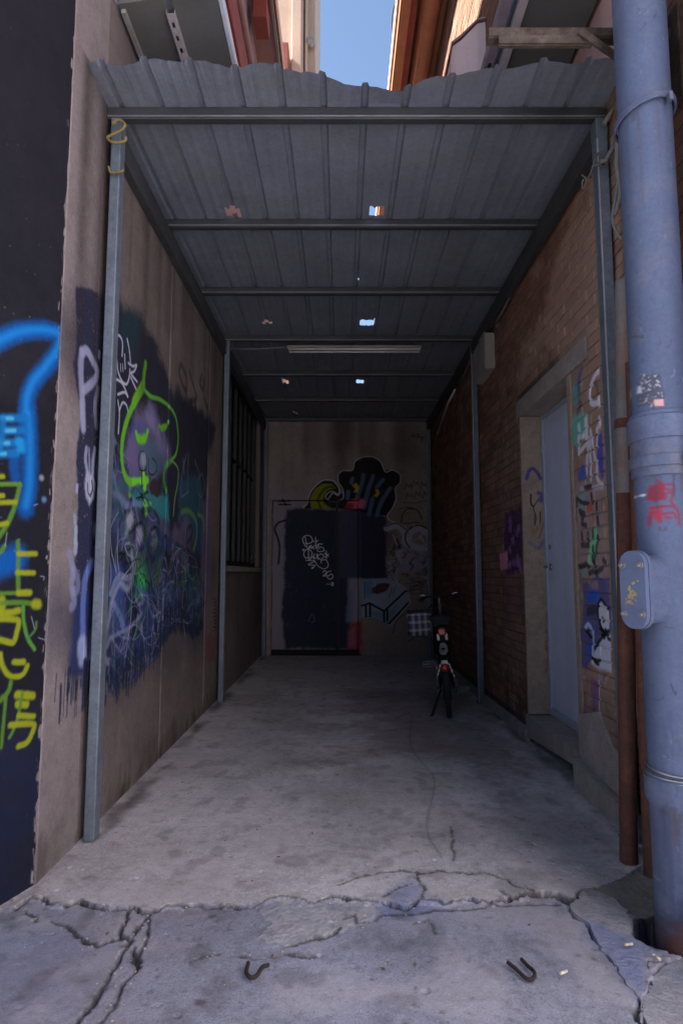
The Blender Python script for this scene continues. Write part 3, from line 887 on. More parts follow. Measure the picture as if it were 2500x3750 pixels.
pb.area(n1([(735, 1480), (775, 1450), (780, 1600), (725, 1620)]), (150, 110, 130), .6, .02, .04)
# night-cap figure, striped body, curl (upper left of the mural)
sil = n1([(370, 478), (400, 400), (440, 310), (520, 245), (600, 250), (645, 300), (655, 350), (680, 350), (645, 260), (640, 200), (680, 165), (760, 160), (780, 90), (840, 55), (920, 50), (990, 90), (1030, 165), (1100, 160), (1150, 200), (1145, 270),
          (1105, 310), (1115, 400), (1085, 480), (1045, 540), (830, 500), (620, 480)])
pb.area(sil, (16, 15, 18), .95, .008, .008)
for q in ([(425, 478), (410, 400), (450, 320), (520, 270), (590, 270), (630, 310), (560, 330), (520, 390), (530, 440), (600, 480)],):
    pb.area(n1(q), (130, 132, 36), .92, .008, .01)
B([(500, 478), (480, 400), (510, 340), (560, 300), (610, 300)], .045, (70, 72, 24), .9)
B([(560, 400), (600, 350), (640, 370), (650, 345)], .02, WHITE, .8)
for q in ([(800, 380), (840, 260), (850, 200)], [(855, 470), (890, 320), (930, 210)], [(895, 525), (925, 400)], [(960, 530), (1000, 420), (1070, 310)], [(960, 300), (1010, 240)], [(720, 400), (725, 340)], [(750, 260), (760, 230)]):
    B(q, .07, (76, 96, 130), .9, .2)
pb.area(n1([(755, 285), (790, 270), (815, 300), (805, 345), (770, 345), (785, 310)]), (176, 140, 60), .95, .006, .006)
pb.area(n1([(940, 320), (975, 320), (985, 355), (960, 385), (925, 375), (955, 350)]), (176, 140, 60), .95, .006, .006)
pb.area(n1([(700, 470), (720, 420), (790, 390), (850, 395), (865, 430), (840, 475), (760, 480)]), (196, 96, 116), .92, .01, .015)
pb.area(n1([(690, 478), (720, 430), (770, 440), (760, 480)]), (140, 36, 46), .9, .01, .02)
outl = [(355, 470), (390, 440), (400, 380), (440, 310), (520, 245), (600, 250), (645, 300), (650, 360), (590, 335), (545, 365), (545, 400), (600, 418), (680, 400), (680, 320), (645, 260), (645, 195), (680, 165), (760, 160), (780, 90), (840, 55), (920, 50),
        (990, 90), (1030, 175), (1090, 160), (1150, 195), (1150, 265), (1110, 310), (1120, 390), (1090, 470), (1045, 545), (1110, 600)]
B(outl, .022, (184, 180, 190), .85)
for q in ([(160, 420), (250, 415)], [(155, 447), (255, 447)], [(190, 405), (215, 450)]): B(q, .03, INK, .9)
B([(210, 575), (150, 600), (125, 650), (150, 720), (165, 800), (155, 930)], .035, INK)
# pale bubble letters at the right
B([(1040, 640), (1130, 620), (1190, 690), (1180, 780), (1140, 850)], .10, (170, 168, 184), .85)
pb.area(n1([(1040, 690), (1100, 680), (1140, 740), (1110, 800), (1040, 800)]), (116, 84, 92), .8, .02, .02)
B([(1390, 690), (1300, 640), (1230, 690), (1230, 770), (1300, 800), (1410, 790)], .10, (168, 166, 182), .85)
B([(1390, 650), (1300, 615), (1210, 660), (1195, 740), (1230, 800)], .026, INK)
B([(1030, 625), (1120, 600), (1200, 650)], .02, INK); B([(1160, 600), (1170, 530), (1210, 480), (1290, 490), (1330, 560)], .024, INK, .8); B([(1180, 600), (1310, 590)], .02, INK, .8); B([(1150, 480), (1200, 465), (1260, 480)], .02, INK, .7)
for k in range(26):
    x, y = 1060 + 350 * random.random(), 830 + 190 * random.random()
    B([(x, y), (x + 30, y + 25 * random.random()), (x + 10, y + 40)], .02 + .03 * random.random(), random.choice([(150, 148, 164), (60, 60, 70), (110, 106, 120)]), .6)
for k, (x, y) in enumerate(((1190, 290), (1250, 270), (1320, 280), (1200, 370), (1270, 360), (1340, 360))):
    B([(x, y + 30), (x + 10, y - 20), (x + 30, y + 10), (x + 45, y - 15), (x + 55, y + 25)], .018, INK, .75)
B([(1180, 425), (1280, 430), (1370, 410)], .018, INK, .7)
for k in range(14):
    B([(1180 + 200 * random.random(), 1060 + 120 * random.random()), (1200 + 180 * random.random(), 1060 + 120 * random.random())], .02, (40, 36, 40), .5)
for k in range(46):
    x, y = 1060 + 350 * random.random(), 640 + 420 * random.random()
    B([(x, y), (x + random.uniform(-40, 40), y + random.uniform(-50, 50)), (x + random.uniform(-60, 60), y + random.uniform(-60, 60))], .012 + .02 * random.random(), random.choice([(176, 174, 190), (150, 148, 166), (24, 22, 26), (110, 108, 124)]), .7)
# pale block with black bars, lower centre
blk = [(840, 1060), (1030, 1050), (1120, 1080), (1210, 1150), (1225, 1240), (1060, 1430), (900, 1370), (838, 1370)]
pb.area(n1(blk), (150, 158, 176), .95, .006, .008)
pb.area(n1([(840, 1070), (920, 1060), (930, 1180), (850, 1250)]), (84, 128, 160), .85, .02, .04)
pb.area(n1([(920, 1130), (1000, 1090), (1080, 1090), (1040, 1150), (960, 1180), (920, 1170)]), (84, 34, 46), .92, .02, .01)
pb.area(n1([(850, 1310), (1030, 1330), (1150, 1260), (1060, 1410), (900, 1350)]), (96, 132, 158), .7, .01, .03)
for q in ([(838, 1275), (900, 1255), (1020, 1320), (1190, 1160), (1210, 1150)], [(870, 1265), (870, 1360)], [(905, 1265), (905, 1360)], [(1018, 1320), (1020, 1410)], [(1045, 1310), (1045, 1400)], [(838, 1380), (900, 1370), (1050, 1430), (1220, 1250)]):
    B(q, .034, INK, .97, .15, False)
B([(838, 1380), (905, 1372), (1070, 1440), (1232, 1250), (1220, 1150), (1110, 1075)], .02, (178, 174, 184), .8, .3, False)
for q in ([(860, 1070), (858, 1220)], [(1085, 1130), (1060, 1210)], [(1110, 1120), (1090, 1190)], [(960, 1090), (960, 1170)], [(985, 1090), (985, 1160)]): B(q, .014, (30, 34, 48), .8)
pb.area(n1([(842, 1420), (900, 1410), (1000, 1450), (1110, 1500), (1170, 1560), (842, 1560)]), (140, 122, 110), .8, .015, .02)
B([(1090, 1500), (1130, 1390), (1200, 1350), (1280, 1400), (1270, 1520), (1220, 1565)], .018, INK, .7)
B([(1210, 1160), (1260, 1140), (1330, 1150), (1320, 1190)], .018, INK, .7)
# white marker tag
T = lambda pts, wd=.016: B(pts, wd, (225, 225, 232), .98, .2)
T([(378, 790), (355, 745), (360, 712), (395, 698), (425, 715), (432, 748), (405, 765), (375, 762)]); T([(375, 715), (385, 770), (395, 808), (425, 780)]); T([(425, 800), (405, 800), (412, 785), (430, 790), (428, 805)])
T([(450, 780), (438, 800), (448, 808)]); T([(460, 760), (462, 805)]); T([(485, 775), (463, 790), (490, 808)]); T([(515, 770), (480, 770), (482, 790), (520, 800), (525, 825), (480, 830), (470, 810)])
T([(380, 890), (362, 855), (375, 820), (410, 815), (430, 845), (415, 880), (385, 880)]); T([(400, 820), (405, 895), (440, 870), (445, 895)]); T([(450, 850), (440, 880), (465, 885), (470, 850), (480, 895)]); T([(500, 850), (475, 870), (500, 895), (525, 870), (505, 850)])
T([(545, 825), (548, 890)]); T([(530, 845), (565, 870)]); T([(535, 880), (562, 850)]); T([(440, 745), (448, 752)]); T([(458, 715), (460, 750)]); T([(478, 738), (460, 755)]); T([(352, 815), (358, 825)]); T([(362, 810), (366, 820)])
T([(380, 903), (450, 908), (400, 938), (455, 945), (425, 968), (440, 965)]); T([(450, 905), (480, 950), (530, 972), (562, 945), (545, 900), (505, 905), (505, 925)])
T([(518, 1000), (535, 985), (545, 1005), (520, 1030), (545, 1028)]); T([(585, 990), (555, 1000), (548, 1030), (575, 1058), (600, 1040), (590, 1015), (560, 1030)])
pb.stroke(n1([(400, 1400), (430, 1340), (450, 1400), (420, 1410)]), .012, (150, 150, 166), .4, .5)
for k in range(40):
    pb.proj = None
    x = -1.3 + RNG.random() * 2.8
    pb.stroke([(x, 3.7), (x, 2.4 + RNG.random())], .08 + RNG.random() * .16, (50, 40, 34), .95, .16)
    pb.proj = pj_back

# ---- stains on the floor: blue over-spray on the broken edge, dirt, tyre marks
q1 = zoomed(0, 2900, .7972)
q2 = zoomed(1250, 2900, .7972)
pf_ = Paint('floor_stains', -1.7, 1.3, 3.9, 8.4, 130, None)
pf_.area([(.25, 2.42), (.48, 2.5), (.5, 2.62), (.36, 2.64), (.2, 2.5)], (86, 104, 160), .0)
pf_.proj = pj_floor
pf_.area(q2([(200, 470), (270, 400), (360, 380), (390, 470), (500, 500), (520, 550), (330, 570), (180, 560)]), (96, 112, 158), .6, .03, .03, vary=.5)
pf_.area(q1([(-300, 700), (330, 640), (560, 660), (480, 860), (340, 1066), (-300, 1066)]), (112, 116, 146), .3, .1, .1, vary=.5)
pf_.area(q2([(350, 180), (800, 60), (1150, 120), (1250, 330), (1100, 420), (800, 320), (500, 330)]), (72, 68, 72), .42, .15, .15, vary=.7)
for (zx, zy), r_ in (((905, 950), .030), ((675, 905), .018), ((830, 900), .014), ((1500, 930), .012), ((960, 565), .02), ((425, 665), .012), ((300, 405), .01), ((590, 487), .01), ((480, 433), .008)):
    pf_.stroke(q1([(zx, zy), (zx + 18, zy - 3)]), r_, (44, 38, 36), .5, .8)
for (zx, zy), r_ in (((550, 605), .012), ((890, 635), .010), ((1100, 625), .016), ((795, 990), .014), ((570, 1000), .012), ((450, 1050), .012), ((280, 1050), .016), ((200, 1040), .012), ((650, 680), .008)):
    pf_.stroke(q2([(zx, zy), (zx + 14, zy + 5)]), r_, (44, 38, 40), .5, .8)
pf_.proj = None
for cells, thr, gain, op, col in ((5, .52, 3, .16, (104, 90, 84)), (12, .57, 6, .13, (84, 76, 74)), (18, .54, 6, .30, (178, 168, 166)), (4, .50, 3, .24, (126, 102, 92)), (44, .60, 8, .30, (62, 55, 54))):
    nn = value_noise(pf_.H, pf_.W, cells * 2, 4)
    pf_.over(0, pf_.H, 0, pf_.W, (np.clip((nn - thr) * gain, 0, 1) * op).astype(np.float32), srgb(col))
pf_.area([(-.3, 3.3), (.7, 3.1), (.9, 4.0), (.3, 4.3), (-.4, 3.9)], (82, 74, 72), .28, .2, .25, vary=.7)
pf_.area([(.2, 4.4), (1.2, 4.2), (1.3, 6.5), (.1, 6.8)], (86, 60, 52), .55, .25, .3, vary=.7)
pf_.area([(-1.0, 4.0), (-.3, 4.0), (-.2, 6.5), (-1.0, 6.5)], (84, 76, 72), .25, .25, .3, vary=.7)
for k in range(40):
    x, y, an = RNG.uniform(-1.0, 1.2), RNG.uniform(2.7, 5.5), RNG.uniform(-.5, .5)
    l = RNG.uniform(.1, .5)
    pf_.stroke([(x, y), (x + l * math.cos(an), y + l * math.sin(an))], .012, (170, 165, 168) if k % 3 else (60, 54, 56), .5, .3)
for k in range(60):
    y = RNG.uniform(2.7, 9.5)
    sx = random.choice((-1.17, 1.38))
    pf_.stroke([(sx, y), (sx + random.uniform(-.05, .05), y + .2)], RNG.uniform(.03, .12), (58, 54, 46), .9, .45)
pf_.specks([(-1.6, 1.35), (2.0, 5.0)], 900, .010, (48, 46, 52), .75)
pf_.specks([(-1.6, 1.35), (2.0, 4.0)], 260, .008, (176, 174, 178), .7)
pf_.stroke([(.62, 5.6), (.5, 4.6), (.56, 3.9), (.42, 3.2), (.44, 2.85)], .012, (46, 44, 46), .4, .7)
pf_.stroke([(-.42, 4.6), (-.36, 3.9), (-.4, 3.4)], .007, (46, 44, 46), .4, .5)
# ------------------------------------------------------------------ cracks in the concrete: one height field for the near ground
CRACKS = []


def crack(f, pts, width, depth):
    CRACKS.append(([tuple(on_z(u, v)[:2]) for u, v in f(pts)], width, depth))


MAIN = q1([(60, 530), (140, 480), (195, 485), (235, 510), (300, 515), (370, 495), (430, 515), (500, 530), (590, 520), (650, 545), (740, 530), (790, 515), (860, 515), (900, 510), (950, 520), (1010, 517), (1100, 525), (1170, 515), (1230, 495), (1290, 480), (1330, 490), (1390, 495), (1430, 510), (1500, 485), (1568, 485)]) + \
    q2([(50, 488), (90, 500), (180, 500), (250, 515), (300, 520), (350, 490), (420, 495), (480, 505), (540, 490), (590, 480), (640, 495), (690, 505), (720, 490), (770, 480), (835, 480), (850, 465), (920, 460), (985, 465), (1030, 490), (1055, 500), (1110, 450), (1200, 430), (1280, 400), (1390, 345), (1568, 300)])
main_xy = [tuple(on_z(u, v)[:2]) for u, v in MAIN]
ident = lambda p: p
crack(ident, MAIN, .016, .030)
crack(q2, [(250, 515), (300, 520), (350, 490), (420, 495), (480, 505), (540, 490), (590, 480), (640, 495), (690, 505), (720, 490), (770, 480), (835, 480)], .026, .05)
crack(q2, [(850, 465), (920, 460), (985, 465), (1030, 490)], .03, .05)
crack(q1, [(700, 540), (640, 600), (600, 660), (550, 740), (520, 800), (480, 880), (430, 960), (400, 1000), (350, 1066)], .020, .028)
crack(q1, [(590, 530), (570, 600), (560, 650), (600, 670), (560, 690)], .014, .02)
crack(q1, [(690, 560), (680, 650), (640, 710), (640, 790), (560, 880), (530, 980), (470, 1040)], .012, .02)
crack(q1, [(590, 740), (640, 790), (600, 700)], .02, .02)
crack(q1, [(240, 580), (330, 630), (380, 680), (440, 695), (500, 670), (560, 660)], .010, .012)
crack(q1, [(130, 540), (175, 560), (170, 580)], .016, .02)
crack(q1, [(1290, 700), (1350, 685), (1430, 660), (1510, 655), (1568, 610)], .012, .02)
crack(q2, [(0, 575), (60, 550), (70, 590), (150, 590), (200, 545), (330, 540), (560, 530), (830, 500), (1010, 500)], .010, .014)
crack(q1, [(900, 745), (960, 735), (1010, 730)], .010, .010)
crack(q1, [(1050, 740), (1130, 745), (1240, 745), (1330, 733), (1400, 745), (1450, 742)], .008, .010)
crack(q2, [(0, 430), (80, 390), (170, 370), (280, 360), (345, 365), (370, 380), (440, 360), (530, 365), (580, 370), (640, 365), (700, 385), (760, 400), (800, 430), (840, 440), (900, 455)], .007, .010)
crack(q2, [(350, 370), (355, 420), (380, 450), (370, 490)], .006, .010)
crack(q2, [(320, 420), (260, 440), (190, 480)], .007, .010)
crack(q2, [(740, 450), (790, 480), (835, 470)], .008, .012)
crack(q2, [(1360, 940), (1355, 1000), (1380, 1066)], .03, .04)
crack(q2, [(490, 0), (500, 150), (520, 320)], .004, .006)
crack(q2, [(330, 600), (400, 575), (430, 640)], .004, .004)
CHUNK = q2([(1115, 450), (1085, 490), (1052, 520), (1062, 555), (1125, 590), (1150, 660), (1200, 725), (1255, 785), (1310, 870), (1345, 905), (1372, 940), (1395, 890), (1418, 840), (1400, 760), (1455, 770), (1510, 765), (1490, 738), (1410, 712), (1325, 655), (1338, 605), (1305, 548), (1240, 490), (1150, 458)])
OLIVE = q2([(1160, 452), (1200, 430), (1280, 402), (1390, 348), (1440, 352), (1560, 360), (1560, 540), (1450, 548), (1400, 562), (1350, 556), (1318, 528), (1245, 482)])
HOLE = q2([(1330, 570), (1400, 560), (1452, 545), (1560, 545), (1560, 720), (1440, 735), (1330, 670)])
SLAB = q2([(1376, 945), (1422, 842), (1460, 785), (1520, 762), (1568, 733), (1700, 700), (1800, 1200), (1420, 1200), (1385, 1040)])
ROUGHP = q1([(1190, 530), (1240, 500), (1300, 485), (1440, 510), (1568, 490), (1680, 500), (1740, 540), (1720, 590), (1600, 620), (1510, 655), (1430, 660), (1350, 685), (1290, 698), (1225, 690), (1195, 655), (1240, 600)])


def poly_xy(px, z=0.0):
    return [tuple(on_z(u, v, z)[:2]) for u, v in px]


def in_poly(xx, yy, P):
    r = np.zeros(xx.shape, bool)
    for (ax, ay), (bx, by) in zip(P, P[1:] + P[:1]):
        if ay == by: continue
        r ^= ((ay > yy) != (by > yy)) & (xx < (bx - ax) * (yy - ay) / (by - ay) + ax)
    return r


GX0, GX1, GY0, GY1, GS = -1.75, 2.05, 1.30, 3.20, 0.0052
nx, ny = int((GX1 - GX0) / GS) + 1, int((GY1 - GY0) / GS) + 1
gx, gy = np.linspace(GX0, GX1, nx), np.linspace(GY0, GY1, ny)
XX, YY = np.meshgrid(gx, gy)
warp1 = value_noise(ny, nx, 50, 4) - .5 + (value_noise(ny, nx, 260, 2) - .5) * .35
warp2 = value_noise(ny, nx, 50, 4) - .5 + (value_noise(ny, nx, 260, 2) - .5) * .35
WX, WY = XX + warp1 * .035, YY + warp2 * .035
ymain = np.interp(XX, [p[0] for p in sorted(main_xy)], [p[1] for p in sorted(main_xy)])
ymain = ymain + warp2 * .03
big = value_noise(ny, nx, 4, 3) - .5
fine_n = value_noise(ny, nx, 160, 2) - .5
Hh = big * .010 + fine_n * .0022
side = np.clip((ymain - YY) / .02, 0, 1)                     # the pavement lies lower than the floor slab
Hh -= side * .010
crackmask = np.zeros(XX.shape)
for pts, wd, dp in CRACKS:
    dmin = np.full(XX.shape, 9.)
    for (ax, ay), (bx, by) in zip(pts, pts[1:]):
        lo_x, hi_x, lo_y, hi_y = min(ax, bx) - .1, max(ax, bx) + .1, min(ay, by) - .1, max(ay, by) + .1
        i0, i1 = np.searchsorted(gx, [lo_x, hi_x]); j0, j1 = np.searchsorted(gy, [lo_y, hi_y])
        if i1 <= i0 or j1 <= j0: continue
        X, Y_ = WX[j0:j1, i0:i1], WY[j0:j1, i0:i1]
        ux, uy = bx - ax, by - ay
        t = np.clip(((X - ax) * ux + (Y_ - ay) * uy) / (ux * ux + uy * uy + 1e-9), 0, 1)
        dmin[j0:j1, i0:i1] = np.minimum(dmin[j0:j1, i0:i1], np.hypot(X - ax - t * ux, Y_ - ay - t * uy))
    vn = value_noise(ny, nx, 34, 3)
    wloc = wd * np.clip(vn * 2.8 - .9, .05, 1.6) * .48
    prof = np.clip((wloc * .5 + .004 - dmin) / .005, 0, 1)
    Hh -= dp * 1.1 * prof * np.clip(wloc / (wd * .45), .45, 1)
    crackmask = np.maximum(crackmask, np.clip((wloc * .5 + .0075 - dmin) / .0055, 0, 1))
rp = in_poly(WX, WY, poly_xy(ROUGHP))
Hh = np.where(rp, Hh + .002 + (value_noise(ny, nx, 420, 2) - .5) * .005 + (value_noise(ny, nx, 90, 2) - .5) * .002, Hh)
for P, dz in ((poly_xy(HOLE), -.14), (poly_xy(CHUNK), -.03), (poly_xy(OLIVE), -.03), (poly_xy(SLAB), -.03)):
    Hh = np.where(in_poly(WX, WY, P), Hh + dz, Hh)
for _ in range(170):                                          # pits and little spalls
    x, y, r = RNG.uniform(-1.4, 1.6), RNG.uniform(1.4, 3.1), .003 + RNG.random() ** 3 * .012
    dd = np.hypot(XX - x, (YY - y) * 1.3)
    Hh -= np.clip(1 - dd / r, 0, 1) ** .5 * .006
# dirt in the cracks and over the rough patch goes on the stain canvas
ys = ((np.arange(pf_.H) + .5) / pf_.ppm + pf_.v0); xs = ((np.arange(pf_.W) + .5) / pf_.ppm + pf_.u0)
ji = np.clip(((ys - GY0) / GS).astype(int), 0, ny - 1); ii = np.clip(((xs - GX0) / GS).astype(int), 0, nx - 1)
okm = ((ys < GY1)[:, None] & ((xs > GX0) & (xs < GX1))[None, :])
pf_.over(0, pf_.H, 0, pf_.W, (rp[ji][:, ii] * okm * .48 * np.clip(pf_.fine * 2 - .2, 0, 1)).astype(np.float32), srgb((176, 170, 164)))
pf_.over(0, pf_.H, 0, pf_.W, (crackmask[ji][:, ii] * okm * .9).astype(np.float32), srgb((46, 42, 38)))

pf_.proj = pj_floor
for k in range(1500):
    i_ = int(RNG.integers(0, XX.shape[0])); 
    x_, y_ = RNG.uniform(-.35, .45), RNG.uniform(2.15, 2.6)
    if in_poly(np.array([[x_]]), np.array([[y_]]), poly_xy(ROUGHP))[0, 0]:
        pf_.proj = None
        pf_.stroke([(x_, y_), (x_ + RNG.uniform(-.008, .008), y_)], RNG.uniform(.004, .012), random.choice([(168, 162, 158), (104, 98, 96), (146, 140, 134), (84, 80, 80), (156, 146, 134)]), .3, .55)
pf_.proj = pj_floor
pf_.area(q2([(1120, 600), (1200, 620), (1320, 660), (1500, 722), (1520, 765), (1400, 765), (1380, 940), (1310, 870), (1150, 660)]), (88, 104, 148), .62, .03, .03, vary=.5)
pf_.area(q2([(1130, 470), (1240, 490), (1320, 560), (1330, 640), (1200, 600), (1100, 570), (1060, 530)]), (118, 114, 116), .45, .03, .03, vary=.6)
for k in range(120):
    u_, v_ = q2([(random.uniform(1060, 1500), random.uniform(460, 930))])[0]
    pf_.stroke([(u_, v_), (u_ + random.uniform(-12, 12), v_ + random.uniform(-6, 6))], .004 + .014 * random.random() ** 3, random.choice([(60, 56, 58), (150, 148, 156), (44, 40, 44), (128, 120, 112)]), .3, .7)
pf_.area([(u_, v_) for u_, v_ in HOLE], (14, 12, 11), .97, .004, .006)
for k in range(160):
    u_, v_ = 20 + 2300 * random.random(), 3250 + 480 * random.random()
    a_ = random.random() * 3.1
    pf_.stroke([(u_, v_), (u_ + 22 * math.cos(a_), v_ + 10 * math.sin(a_))], .005 + .010 * random.random() ** 3, random.choice([(40, 36, 40), (56, 50, 54), (30, 26, 30), (150, 148, 156)]), .3, .8)

# ------------------------------------------------------------------ materials
GREY = (.40, .375, .385)
m_floor = material('floor_concrete', (.57, .515, .515), (.45, .405, .40), rough=.85, scale=2.2, bump=.35, bump_scale=140, fine=.45, third=(.30, .275, .28), mottle=.5,
                   paint=(pf_, (1, 0, 0), (0, 1, 0)), spots=(60, .12, (.10, .09, .09)))
m_pave = material('pavement_concrete', (.29, .288, .348), (.225, .222, .268), rough=.85, scale=2.6, bump=.4, bump_scale=140, fine=.5, third=(.25, .25, .31), mottle=.55,
                   paint=(pf_, (1, 0, 0), (0, 1, 0)), spots=(46, .13, (.07, .065, .07)))
m_slab = material('broken_concrete', mottle=.4, col=(.30, .29, .30), col2=(.22, .21, .22), rough=.9, scale=6, bump=.5, bump_scale=90, fine=.5, third=(.20, .22, .30))
m_olive = material('mossy_concrete', (.20, .185, .155), (.15, .14, .115), mottle=.4, rough=.9, scale=6, bump=.5, bump_scale=90, fine=.5)
m_blue_slab = material('blue_dusted_concrete', (.27, .265, .29), (.21, .205, .22), mottle=.6, rough=.9, scale=4, bump=.7, bump_scale=70, fine=.45, paint=(pf_, (1, 0, 0), (0, 1, 0)))
m_yard = material('yard_ground', (.27, .285, .32), (.22, .23, .26), rough=.9, scale=.6, bump=.2)
pd.u0 += DW0.dot(DWD)
m_dark_wall = material('black_painted_render', (.013, .012, .017), (.008, .0078, .012), rough=.8, scale=2.5, bump=.25, bump_scale=70, streak=.3, fine=.2, spec=.15, mottle=.35,
                       paint=(pd, tuple(DWD), (0, 0, 1)))
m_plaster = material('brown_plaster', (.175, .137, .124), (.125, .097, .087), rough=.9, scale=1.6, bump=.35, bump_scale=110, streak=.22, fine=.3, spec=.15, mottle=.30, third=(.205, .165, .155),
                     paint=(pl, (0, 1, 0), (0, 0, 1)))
m_plaster_lit = material('lit_strip_plaster', (.25, .205, .20), (.19, .155, .15), rough=.9, scale=1.6, bump=.35, bump_scale=110, streak=.22, fine=.3, spec=.15, mottle=.35,
                          paint=(pl, (0, 1, 0), (0, 0, 1)))  # paler copy of the plaster: the strip's stronger light put into its colour
m_back = material('back_plaster', (.30, .245, .21), (.23, .185, .16), rough=.9, scale=1.8, bump=.3, bump_scale=80, streak=.2, fine=.25, spec=.15, mottle=.3,
                  paint=(pb, (1, 0, 0), (0, 0, 1)))
m_brick = material('clay_brick', (.26, .135, .090), (.185, .10, .072), rough=.9, scale=5, bump=.45, bump_scale=80, fine=.35, rand=.28, mottle=.3, spec=.15, third=(.30, .20, .155),
                   paint=(pr, (0, 1, 0), (0, 0, 1)))
m_mortar = material('mortar', (.085, .066, .056), (.055, .042, .036), rough=.95, scale=9, bump=.5, bump_scale=100, paint=(pr, (0, 1, 0), (0, 0, 1)))
m_plinth = material('render_plinth', (.33, .285, .26), (.24, .205, .185), mottle=.35, rough=.9, scale=5, bump=.35, bump_scale=90, fine=.35, streak=.4)
m_jamb = material('jamb_render', (.31, .24, .18), (.23, .175, .13), mottle=.35, rough=.9, scale=4, bump=.35, bump_scale=90, paint=(pjm, (1, 0, 0), (0, 0, 1)))
m_lintel = material('lintel_render', (.29, .245, .22), (.23, .19, .17), mottle=.3, rough=.9, scale=4, bump=.35, bump_scale=90)
m_door = material('blue_grey_door_paint', (.47, .51, .645), (.42, .455, .585), rough=.5, scale=3, bump=.05, bump_scale=150, fine=.2, streak=.25, mottle=.15)
m_door_frame = material('door_frame_paint', (.33, .35, .42), (.27, .30, .37), rough=.45, scale=5, bump=.06)
m_post = material('galvanised_post', (.15, .175, .205), (.11, .128, .155), rough=.55, metal=.3, mottle=.3, scale=9, bump=.12, bump_scale=40, streak=.35, fine=.25)
m_sheet = material('grey_roof_sheet', (.235, .25, .30), (.185, .198, .24), rough=.5, metal=.3, scale=2.5, bump=.06, bump_scale=30, streak=0, fine=.2, mottle=.22, third=(.215, .205, .205))
m_purlin = material('dusty_purlin', (.055, .056, .060), (.038, .038, .042), rough=.55, metal=.3, scale=5, bump=.1, fine=.3)
m_black = material('black_plastic', (.009, .009, .010), (.014, .014, .015), rough=.7, scale=20, bump=.05, spec=.2)
m_rubber = material('tyre_rubber', (.018, .018, .020), (.03, .03, .032), rough=.75, scale=30, bump=.3, bump_scale=200)
m_chrome = material('bright_steel', (.62, .62, .62), (.5, .5, .5), rough=.25, metal=1.0, scale=12, bump=.03)
m_steel = material('dull_steel', (.35, .35, .36), (.22, .21, .2), rough=.45, metal=.8, scale=14, bump=.1)
m_red = material('red_lens', (.30, .012, .012), (.22, .008, .01), rough=.2, scale=20, bump=.02)
m_white = material('white_enamel', (.62, .60, .57), (.5, .48, .45), rough=.5, scale=6, bump=.05, streak=.2)
m_cream = material('cream_plastic', (.30, .275, .25), (.24, .22, .20), rough=.6, scale=6, bump=.06, streak=.3)
m_rust = material('rusty_pipe', (.115, .040, .024), (.058, .026, .021), rough=.85, scale=9, bump=.45, bump_scale=120, streak=.3, mottle=.4, third=(.15, .065, .04))
m_rustpaint = material('grey_paint_over_rust', (.155, .145, .145), (.115, .105, .105), rough=.7, scale=5, bump=.25, bump_scale=60, streak=.4, third=(.22, .085, .04))
m_flake = material('flaking_cream_paint', (.085, .064, .048), (.028, .012, .007), rough=.85, scale=13, bump=.35, bump_scale=50, third=(.030, .014, .009), fine=.3, mottle=.4)
m_yellow = material('yellow_rope', (.20, .145, .035), (.12, .09, .03), rough=.8, scale=40, bump=.3)
m_wire = material('grey_cable', (.17, .15, .14), (.12, .11, .10), rough=.7, scale=20, bump=.1)
m_dark_wire = material('rusty_wire', (.016, .012, .012), (.03, .016, .012), rough=.8, scale=40, bump=.2)
m_glass = glass_mat('grimy_dark_glass', (.008, .009, .011), .45)
m_darkwood = material('dark_window_paint', (.010, .0095, .0095), (.018, .016, .015), rough=.6, scale=8, bump=.2, streak=.5)
m_pink = material('pink_render', (.42, .26, .24), (.35, .21, .20), rough=.85, scale=3, bump=.2, streak=.25)
m_mauve = material('mauve_render', (.26, .20, .24), (.21, .16, .19), rough=.85, scale=2, bump=.25, bump_scale=60, streak=.25)
m_redbrown = material('red_brown_paint', (.30, .085, .065), (.23, .06, .05), rough=.7, scale=4, bump=.15)
m_creamwall = material('cream_render', (.52, .40, .31), (.45, .34, .26), rough=.85, scale=1.5, bump=.15, streak=.2)
m_peach = material('peach_render', (.60, .44, .33), (.52, .38, .29), rough=.85, scale=1.5, bump=.15, streak=.2)
m_soffit = material('dark_soffit_board', (.135, .128, .125), (.105, .10, .098), rough=.8, scale=3, bump=.15, third=(.13, .115, .08))
m_channel = material('galvanised_channel', (.60, .52, .53), (.5, .43, .44), rough=.5, metal=.3, scale=7, bump=.1)
m_gutter = material('orange_brown_gutter', (.44, .20, .11), (.36, .16, .09), rough=.6, scale=4, bump=.1, streak=.3)
m_timber = material('oiled_timber', (.42, .22, .10), (.32, .16, .075), rough=.7, scale=6, bump=.3, streak=.2)
m_pebble = material('pebbles', (.42, .38, .33), (.28, .25, .23), rough=.85, scale=30, bump=.2)
m_leaf = material('dry_leaf', (.14, .08, .05), (.09, .05, .03), rough=.8, scale=60, bump=.2)
m_paper = material('cigarette_paper', (.62, .56, .46), (.5, .36, .2), rough=.8, scale=60, bump=.1)
m_rope = material('frayed_cord', (.14, .125, .115), (.09, .08, .075), rough=.9, scale=60, bump=.3)

# paint on the big pipe: seen square on, x against z
def pj_pipe(u, v, cx=1.190, cy0=2.25, r=.1):
    d_ = ray(u, v)
    A_, B_, C_ = d_.x ** 2 + d_.y ** 2, -2 * (d_.x * cx + d_.y * cy0), cx ** 2 + cy0 ** 2 - r * r
    disc = max(B_ * B_ - 4 * A_ * C_, 0)
    t_ = (-B_ - math.sqrt(disc)) / (2 * A_)
    p_ = Vector((0, 0, CAM_H)) + d_ * t_
    return p_.x, p_.z


